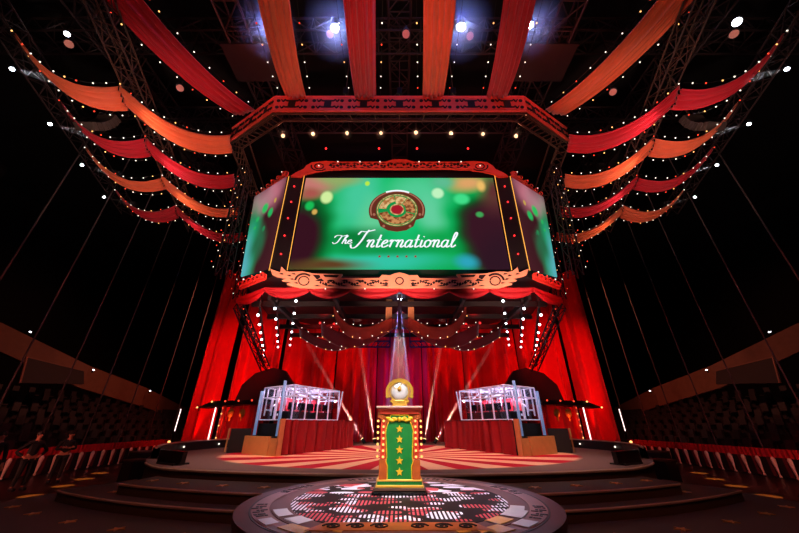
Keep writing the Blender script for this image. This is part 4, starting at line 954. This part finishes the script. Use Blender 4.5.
# ------------------------------------------------------------------ banners (long ribbons of cloth) and their light strings
def ribbon(p0, p1, w0, w1, sag, wd, m, lab, lowat=.5, strings=True, nb=11, slab='', grp=None):
    p0 = Vector(p0); p1 = Vector(p1); wd = Vector(wd).normalized(); N_ = 30; K = 40; P = []; rnd = random.Random(hash(lab) % 1000 if False else len(lab) * 7 + int(abs(p0.x) * 10)); ph = [rnd.uniform(0, 6) for _ in range(4)]
    ctr = []
    for i in range(N_ + 1):
        t = i / N_; c = p0.lerp(p1, t); c.z -= sag * 4 * t * (1 - t) * (1 + (lowat - .5) * 2 * (t - .5) * 2); w = w0 + (w1 - w0) * t
        ctr.append((c, w)); row = []
        for j in range(K + 1):
            v = j / K - .5
            dz = .10 * (1 - 2 * abs(math.sin(v * 15 + ph[0] + .4 * math.sin(t * 4 + ph[1])))) + .05 * math.sin(v * 11 + ph[2] + t * 2) - .10 * (1 - 4 * v * v) * w
            row.append(c + wd * (v * w) + Vector((0, 0, dz * min(1, w))))
        P.append(row)
    tag(MB().grid(P).build('cloth_banner', m, smooth=True, thick=.012), lab, 'banner', grp)
    if strings:
        for sd in (-1, 1):
            pts = [c + wd * (sd * (w / 2 + .22)) + Vector((0, 0, -.05)) for c, w in ctr]
            t = thing('string_light', f'bulb string on the {"front" if abs(wd.y)>.5 and sd<0 else "rear" if abs(wd.y)>.5 else ("left" if sd<0 else "right")} edge of the {slab}', 'string light', tuple(pts[15]))
            MB().path(pts[::3], .008, 3).build('cable', 'black', t)
            for k in range(nb):
                i = min(N_, int((k + .5) / nb * N_)); MB().sphere(pts[i], .029, 6, 4).build('bulb', ['bulbw', 'bulbw', 'bulbr', 'bulbw', 'bulby'][(k * 3 + len(slab)) % 5], t)
outer = [(-13.65, 6.28), (-14.55, 8.88), (-15.74, 11.38), (-16.81, 14.52)]
node = [(-11.39, 8.35), (-12.22, 10.85), (-13.16, 13.4), (-14.07, 16.0)]
inner = [(-8.26, 10.9), (-9.29, 13.5), (-10.32, 16.3), (-11.45, 19.3)]
cols = {-1: ['ribora', 'ribred', 'ribora', 'ribred'], 1: ['ribred', 'ribora', 'ribred', 'ribora']}
for s in (-1, 1):
    for k in range(4):
        cn = 'orange' if cols[s][k] == 'ribora' else 'crimson'; g = -s
        O = Vector((outer[k][0] * g, outer[k][1], SH + .3)); Nn = Vector((node[k][0] * g, node[k][1], SH)); I = Vector((inner[k][0] * g, inner[k][1], SH + .3)); wd = Vector((-.33 * g * -1 * -1, 1, 0)) if False else Vector((node[3][0] - node[0][0], node[3][1] - node[0][1], 0)); wd.x *= g
        pos = ['nearest', 'second nearest', 'third nearest', 'farthest'][k]
        ribbon(O, Nn, .42, 1.1, .9, wd, cols[s][k], f'{pos} {cn} banner on the {SIDE[s]}, outer span beyond the side truss', .6, True, 9, f'{pos} outer {cn} banner on the {SIDE[s]}', f'swagged banners on the {SIDE[s]}')
        ribbon(Nn + Vector((0, .0, .1)), I, 1.1, 1.05, .8, wd, cols[s][k], f'{pos} {cn} banner on the {SIDE[s]}, inner span towards the screen', .6, True, 10, f'{pos} inner {cn} banner on the {SIDE[s]}', f'swagged banners on the {SIDE[s]}')
# overhead banners running towards the viewer
zr = f1.z + .05
for (xr, xe, m, nm) in ((-4.95, -2.3, 'ribora', 'left orange'), (-1.63, -.65, 'ribred', 'middle crimson'), (1.6, .7, 'ribora', 'middle orange'), (4.65, 2.3, 'ribred', 'right crimson')):
    ribbon((xr, RY - .05, zr), (xe, -2.5, 14.8), 1.0, 1.0, 1.8, (1, 0, 0), m, f'{nm} overhead banner running from the ring truss over the viewer', .5, True, 16, f'{nm} overhead banner')
for s, m, nm in ((-1, 'ribred', 'left crimson'), (1, 'ribora', 'right orange')):
    a = aty(400 + s * 154, 112, 10.75); b = Vector((s * 10.5, .2, 16.5))
    d = (b - a).normalized(); wd = Vector((d.y, -d.x, 0))
    ribbon(a, b, 1.15, 1.3, 1.6, wd, m, f'{nm} diagonal banner from the corner of the ring truss', .5, True, 16, f'{nm} diagonal banner')
# line arrays (curved speaker columns)
for s in (-1, 1):
    top_ = aty(400 + s * 293, 122, 9.9); t = thing('line_array_speaker', f'curved black speaker column hanging among the {SIDE[s]} banners', 'speaker', tuple(top_))
    p = top_ + Vector((0, 0, .2)); an = 0
    for k in range(7):
        MB().box(p, (.85, .35, .2), rx=-an).build('speaker_box', 'speaker', t, bevel=.02); an += .11; p = p + Vector((0, -.22 * math.sin(an) * 1.2, -.22 * math.cos(an)))
    MB().tube(top_ + Vector((0, 0, .3)), top_ + Vector((0, 0, 5)), .03, 5).build('rigging_cable', 'truss', t)
# ------------------------------------------------------------------ stands
seatmb = MB(); seatmb.box((0, 0, .42), (.46, .42, .07)); seatmb.box((.22, 0, .68), (.07, .42, .5), ry=.15); seatmb.box((.05, 0, .2), (.12, .3, .4))
proto = None; cnt = 0
brn = mat('stand_riser_concrete', '2c1c1c', .8)
M['suite'] = mat('suite_wall_brown', '7c4c38', .7)
for s in (-1, 1):
    side = SIDE[s]; x0 = 18.4; rows = 9
    st = MB(); prof_ = [(x0, 0)]
    for k in range(rows): prof_ += [(x0 + .9 * k, .45 + .38 * k), (x0 + .9 * (k + 1), .45 + .38 * k)]
    prof_ += [(x0 + .9 * rows, 0)]
    st.prism([(s * x, 8, z) for x, z in prof_], (0, 40, 0)); struct(st.build(f'trim_{3 if s < 0 else 4}', brn))
    far = MB()
    for k in range(rows):
        ymax = 46 - k * 2.2; yy = 9 + .3 * (k % 2); j = 0
        while yy < ymax:
            X_ = s * (x0 + .9 * k + .45); Z_ = .45 + .38 * k; rz = 0 if s > 0 else PI
            if k % 1 == 0 and 12.5 < yy < 29.5 and k < 9:
                if proto is None:
                    proto = seatmb.build('stadium_seat', 'seat', origin=(0, 0, 0)); o = proto
                else: o = proto.copy(); C.objects.link(o)
                o.location = (X_, yy, Z_); o.rotation_euler = (0, 0, rz)
                tag(o, f'empty dark stadium seat in the {side} stand', 'seat', f'stadium seats in the {side} stand'); cnt += 1
            elif yy >= 29.5:
                far.box((X_, yy, Z_ + .42), (.46, .42, .07)); far.box((X_ + s * .22, yy, Z_ + .68), (.07, .42, .5))
            yy += 1.06
    tag(far.build('distant_stadium_seats', 'seat'), f'distant blocks of dark seats at the far end of the {side} stand', 'seats', kind='stuff')
    # suite wall above the seating, stepping down towards the far end
    bw = [aty(400 + s * (400 - px), py, yy) for px, py, yy in ((0, 322, 22), (90, 366, 27), (147, 388, 33), (186, 408, 42))]
    bl = [aty(400 + s * (400 - px), py, yy) for px, py, yy in ((0, 345, 22), (90, 388, 27), (147, 406, 33), (186, 420, 42))]
    ext = bw[0] + (bw[0] - bw[1]); exl = bl[0] + (bl[0] - bl[1])
    TT = [ext] + bw; BB = [exl] + bl; w = MB()
    for i in range(len(TT) - 1):
        a, b, c, d = TT[i], TT[i + 1], BB[i + 1], BB[i]; w.prism([a, b, Vector((b.x, b.y, c.z)), Vector((a.x, a.y, d.z))], (s * .3, 0, 0))
    struct(w.build(f'trim_{5 if s < 0 else 6}', 'suite'))
    # suite opening: dark box with thin lit rail
    t = thing('suite_balcony', f'dark suite opening with thin lit rail above the {side} seats', 'balcony', tuple(aty(400 + s * 345, 370, 21)))
    a = aty(400 + s * 373, 357, 20); b = aty(400 + s * 316, 371, 23.5); c_ = aty(400 + s * 316, 384, 23.5); d = aty(400 + s * 380, 383, 20)
    MB().prism([a, b, c_, d], (s * .4, .3, 0)).build('opening', 'dark_inset', t)
    rl = MB(); rl.tube(a, b, .035, 5); rl.tube(a, d, .06, 5); rl.build('rail', 'suite', t)
    for k, (px, py, yy) in enumerate(((26, 332, 21.5), (90, 370, 26.5), (147, 391, 32.5))):
        p = aty(400 + s * (400 - px), py, yy); p.x -= s * .3
        fixture(p, (p.x * .9, p.y - 1, p.z + 4), .08, 'lensw', f'{["nearest","middle","farthest"][k]} small lamp on the suite wall of the {side} stand', 'wall lamp', f'suite wall lamps on the {side}', name='wall_lamp')
    # front barrier
    for k in range(20):
        y = 12.6 + k * .66; X_ = s * 16.4
        b = thing('crowd_barrier', f'{ORD[k]} red-topped barrier with pale post along the {side} stand', 'barrier', (X_, y, 0), f'red barriers along the {side} stand')
        MB().box((X_, y, .48), (.06, .62, .9)).build('dark_panel', 'black', b)
        MB().grid([[(X_ - s * (.05 + .02 * math.sin(j * 1.9)), y - .33 + .66 * j / 10, z) for z in (.78, 1.0, 1.12)] for j in range(11)]).build('red_drape', 'band', b, thick=.02)
        MB().box((X_ - s * .05, y + .25, .42), (.03, .14, .7)).build('red_panel', 'darkcurtain', b)
        mb = MB().lathe([(.02, .0), (.05, .02), (.05, .07), (.025, .1), (.035, .14), (.075, .55), (.085, .68), (.05, .76), (.02, .78)], (X_ - s * .12, y, .03), 10); mb.build('tapered_post', 'post', b, smooth=True)
    # hanging ropes in front of the stand
    for k in range(9):
        y = 12.2 + k * 2.4
        tag(MB().tube((s * 17.2, y, 1.1), (s * 17.2, y, 24.9), .035, 6).build('hanging_cable', 'cable'), f'{ordn[k]} thin vertical cable from the front before the {side} stand', 'cable', f'vertical cables before the {side} stand')
    for k, (px, py) in enumerate(((130, 443.5), (169, 442))):
        p = aty(400 + s * (400 - px), py, 24); tag(MB().sphere(p, .09).build('round_lamp', 'bulby', smooth=True), f'{["near","far"][k]} small glowing lamp above the {side} barrier', 'lamp')
        tag(MB().tube((p.x, p.y, 0), p - Vector((0, 0, .1)), .03, 6).build('lamp_stand', 'black'), f'{["near","far"][k]} thin stand under glowing lamp, {side}', 'stand')
# ------------------------------------------------------------------ people
def skinmesh(name, verts, edges, rads, m, parent, root=0, sub=1):
    me = bpy.data.meshes.new(name); me.from_pydata([Vector(v) for v in verts], edges, []); me.materials.append(M[m])
    o = bpy.data.objects.new(name, me); C.objects.link(o); o.parent = parent
    o.modifiers.new('k', 'SKIN'); lay = me.skin_vertices[0].data
    for i, r in enumerate(rads):
        r = r if isinstance(r, tuple) else (r, r); lay[i].radius = r
    lay[root].use_root = True
    sb = o.modifiers.new('u', 'SUBSURF'); sb.levels = sub; sb.render_levels = sub; return o
def person(loc, face, pose, lab, h=1.76):
    t = thing('person', lab, 'person', loc); t.rotation_euler = (0, 0, face); t['_o'] = (0, 0, 0); k = h / 1.76
    V = []; E = []; Rr = []
    def ch(pts, start=None):
        prev = start
        for (p, r) in pts:
            V.append(tuple(c * k for c in p)); Rr.append(tuple(x * k for x in r) if isinstance(r, tuple) else r * k)
            if prev is not None: E.append((prev, len(V) - 1))
            prev = len(V) - 1
        return prev
    pel = ch([((0, 0, .95), (.15, .10))]); ch([((0, 0, 1.12), (.14, .095)), ((0, 0, 1.32), (.165, .11)), ((0, 0, 1.44), (.12, .085))], pel); chest = 2; neckb = 3
    ch([((0, .01, 1.52), .055), ((0, .0, 1.60), (.07, .085)), ((0, -.01, 1.68), (.078, .095)), ((0, 0, 1.75), (.045, .055))], neckb)
    hands = []
    for s in (-1, 1):
        if pose == 'folded': el = (s * .30, .02, 1.13); wr = (-s * .04, -.24, 1.20)
        elif pose == 'hips': el = (s * .42, .08, 1.14); wr = (s * .21, -.06, 1.0)
        else: el = (s * .26, .03, 1.12); wr = (s * .28, -.07, .88)
        e = ch([((s * .19, 0, 1.42), .055), (el, .042), (wr, .028)], neckb); wv = Vector(wr); dr = (wv - Vector(el)).normalized()
        pm = wv + dr * .08; ch([(tuple(pm), (.04, .018))], e); pi = len(V) - 1; acr = dr.cross(Vector((0, 1, 0))).normalized()
        for q in range(4):
            off = acr * (.028 * (q - 1.5) / 1.5); L_ = (.07, .085, .08, .06)[q]
            b1 = pm + off; ch([(tuple(b1 + dr * .03), .009), (tuple(b1 + dr * (.03 + L_ * .55)), .008), (tuple(b1 + dr * (.03 + L_) + Vector((0, -.015, 0))), .007)], pi)
        ch([(tuple(wv + dr * .04 - acr * .04), .01), (tuple(wv + dr * .08 - acr * .055), .009)], e)
    for s in (-1, 1):
        ch([((s * .10, 0, .86), .09), ((s * .12, -.02, .5), .058), ((s * .13, .02, .1), .04), ((s * .135, -.05, .04), (.04, .035)), ((s * .14, -.19, .03), (.04, .025))], pel)
    skinmesh('body', V, E, Rr, 'skin', t)
    # clothing shells
    V2 = [(0, 0, .92), (0, 0, 1.12), (0, 0, 1.32), (0, 0, 1.45)]; E2 = [(0, 1), (1, 2), (2, 3)]; R2 = [(.165, .115), (.155, .11), (.18, .125), (.13, .095)]
    for s in (-1, 1):
        if pose == 'folded': el = (s * .30, .02, 1.13); wr = (-s * .02, -.23, 1.19)
        elif pose == 'hips': el = (s * .42, .08, 1.14); wr = (s * .23, -.05, 1.01)
        else: el = (s * .26, .03, 1.12); wr = (s * .278, -.06, .91)
        b = len(V2); V2 += [(s * .19, 0, 1.42), el, wr]; R2 += [.07, .056, .045]; E2 += [(3, b), (b, b + 1), (b + 1, b + 2)]
    skinmesh('jacket', [tuple(c * k for c in v) for v in V2], E2, [tuple(x * k for x in r) if isinstance(r, tuple) else r * k for r in R2], 'clothes', t)
    V3 = [(0, 0, .95)]; E3 = []; R3 = [(.16, .11)]
    for s in (-1, 1):
        b = len(V3); V3 += [(s * .10, 0, .86), (s * .12, -.02, .5), (s * .13, .02, .1)]; R3 += [.105, .075, .062]; E3 += [(0, b), (b, b + 1), (b + 1, b + 2)]
        MB().box((s * .135 * k, -.07 * k, .045), (.11, .3, .09)).build('shoe', 'black', t, origin=(0, 0, 0), bevel=.03)
    skinmesh('trousers', [tuple(c * k for c in v) for v in V3], E3, [tuple(x * k for x in r) if isinstance(r, tuple) else r * k for r in R3], 'clothes', t)
    hz_ = MB().sphere((0, .02 * k, 1.70 * k), .1 * k, 12, 8, (.92, 1.08, .95)); hz_.build('hair', 'hair', t, smooth=True, origin=(0, 0, 0))
    fc = MB().tube((0, -.085 * k, 1.66 * k), (0, -.118 * k, 1.635 * k), .010, 6, .014); fc.build('nose', 'skin', t, origin=(0, 0, 0))
    er = MB()
    for s in (-1, 1): er.sphere((s * .085 * k, 0, 1.65 * k), .022, 6, 4, (.5, .8, 1.3))
    er.build('ears', 'skin', t, origin=(0, 0, 0)); ey = MB()
    for s in (-1, 1): ey.sphere((s * .03 * k, -.09 * k, 1.672 * k), .011, 6, 4)
    ey.build('eyes', 'black', t, origin=(0, 0, 0)); MB().box((0, -.092 * k, 1.605 * k), (.045, .015, .008)).build('mouth', 'redlac', t, origin=(0, 0, 0))
person((-13.9, 15.0, 0), .9, 'folded', 'person in dark clothes with folded arms, nearest the steps', 1.78)
person((-13.5, 13.3, 0), 1.2, 'hips', 'person in black with hands on hips, second from the left edge', 1.82)
person((-13.0, 11.6, 0), 1.0, 'down', 'person in black with lowered arms at the far left edge', 1.85)
# ------------------------------------------------------------------ lighting
W = bpy.data.worlds.new('arena_dark'); bpy.context.scene.world = W; W.use_nodes = True
W.node_tree.nodes['Background'].inputs[0].default_value = (*lin('402028'), 1); W.node_tree.nodes['Background'].inputs[1].default_value = .02
def spot(loc, aim, col, e, ang, blend=.6, size=.3): return light('SPOT', loc, col, e, aim, ang, blend, size)
# banners: front-of-house spots from low down on each side
for s in (-1, 1):
    spot((s * 3.5, 3.5, 3), (s * 11.5, 10.5, 13), 'ffd8c8', 3000, 46)
    spot((s * 8.5, 9, 9.5), (s * 14.5, 11, 14), 'ffd0c8', 330, 75)
    for k in range(4):
        p = Vector((-node[k][0] * -s if False else s * abs(node[k][0]), node[k][1] - .2, SH - 1.7)); spot(p, (s * (abs(node[k][0]) - 1.6), node[k][1] + 1.2, SH - .6), 'ffb0c0' if cols[s][k] == 'ribred' else 'ffdca8', 170, 70, .8, .1)
spot((0, -1, 3), (0, 4, 15), 'ffd0c0', 800, 70)
spot((-6, 1, 3), (-8, 5, 15), 'ffb8b0', 420, 50); spot((6, 1, 3), (8, 5, 15), 'ffc8b8', 620, 50)
# ring and friezes: red wash from the stage front
spot((0, 3, 2), (0, RY + .6, 15.0), 'ff9088', 2700, 52); spot((-4, 3, 2), (-8, 11.5, 14.5), 'ff5048', 900, 36); spot((4, 3, 2), (8, 11.5, 14.5), 'ff5048', 900, 36)
for x in (-4.5, 0, 4.5): spot((x, 9.0, 4.6), (x * 1.1, JY, zs_b - .7), 'ffb4a4', 2600, 50, .8, .2)
for x in (-3.5, 0, 3.5): spot((x, 7.5, 9), (x * 1.15, JY, zs_t + .4), 'ff8878', 700, 46, .8, .2)  # spots added to brighten the upper frieze, without fixtures
for s in (-1, 1): spot((s * 6, 10, 6), (s * 7.4, 14, zs_b - .3), 'ff3038', 800, 40)
# roof glow
light('POINT', (0, 6, 17.3), '8890ff', 40, size=.3)
for s in (-1, 1): light('POINT', (s * 7, 8, 16.6), 'ff7058', 60, size=.5)
light('POINT', (0, 14, 17.5), 'ff6858', 40, size=.5)
# curtains
for k, x in enumerate((-12.9, -10.9, -9.5, -7.6, -6.0, -4.9, -3.5, -2.4, 2.4, 3.5, 4.9, 6.0, 7.6, 9.5, 10.9, 12.9)):
    spot((x * .985, 22.9 - abs(x) * .07, .3), (x, 24.9 - abs(x) * .13, 9), 'ff1410', [1100, 1500, 500, 1900, 800, 2400, 2200, 1000][k if k < 8 else 15 - k], 26, .9, .05)
for x in (-10.5, -5, 5, 10.5): spot((x * .8, 16, 8), (x * 1.12, 24, 5), 'ff1c20', 2000 if abs(x) > 9 else 560, 70, .8, .2)
spot((-1.2, 22.6, .3), (0, 24.8, 8), 'b028ff', 500, 50); spot((1.2, 22.6, .3), (0, 24.8, 8), 'b028ff', 500, 50)
spot((0, 21.5, 8), (0, 24.8, 4), 'c02cb0', 420, 80)
# stage floor and booths
spot((-4, 9, 7.8), (-3, 12.5, ST), 'ffdccc', 1000, 80); spot((4, 9, 7.8), (3, 12.5, ST), 'ffdccc', 1000, 80); spot((0, 18, 7), (0, 15, ST), 'ffd8cc', 700, 90)
for s in (-1, 1): spot((s * 1.5, 9.5, 7.5), (s * 3.6, 13.5, ST + .5), 'ff8070', 650, 50)
for s in (-1, 1): spot((s * 5.5, 9.6, 5), (s * 5, 12.6, ST + .4), 'ffd0a0', 150, 30)  # fill spots added to brighten the wooden booth ends
# podium and lectern
spot((0, 1.5, 8), (0, 5.6, ST), 'fff0f0', 4600, 29, 1.); spot((-.9, 1.6, 3.6), (0, 5.8, ST + .7), 'fff0dc', 110, 18)
spot((1.4, 1.8, 4.2), (0, 5.8, ST + .95), 'fff0dc', 130, 20)
# steps, faint warm
for s in (-1, 1):
    spot((s * 3, 1, 9), (s * 5.2, 7.5, .8), 'ffa080', 420, 60)
    spot((s * 11, 10, 12), (s * 17, 18, 2), 'ff8070', 700, 80); spot((s * 12, 24, 12), (s * 27, 27, 5), 'ff9878', 2300, 80)
    spot((s * 14.5, 9, 1.8), (s * 16.5, 20, .8), 'ff9080', 420, 80)
    for (x, y) in ((14.26, 17.65), (13.4, 15.86), (12.69, 14.2), (11.97, 12.38)):
        light('SPOT', (s * x, y, 6), 'ffb040', 13000, (s * x, y, 0), 7, .5, .02)
vs = bpy.context.scene.view_settings
vs.view_transform = 'Standard'; vs.look = 'None'; vs.gamma = 1; vs.use_curve_mapping = False; vs.exposure = 0
for o in list(bpy.data.objects):
    if '_o' in o: del o['_o']
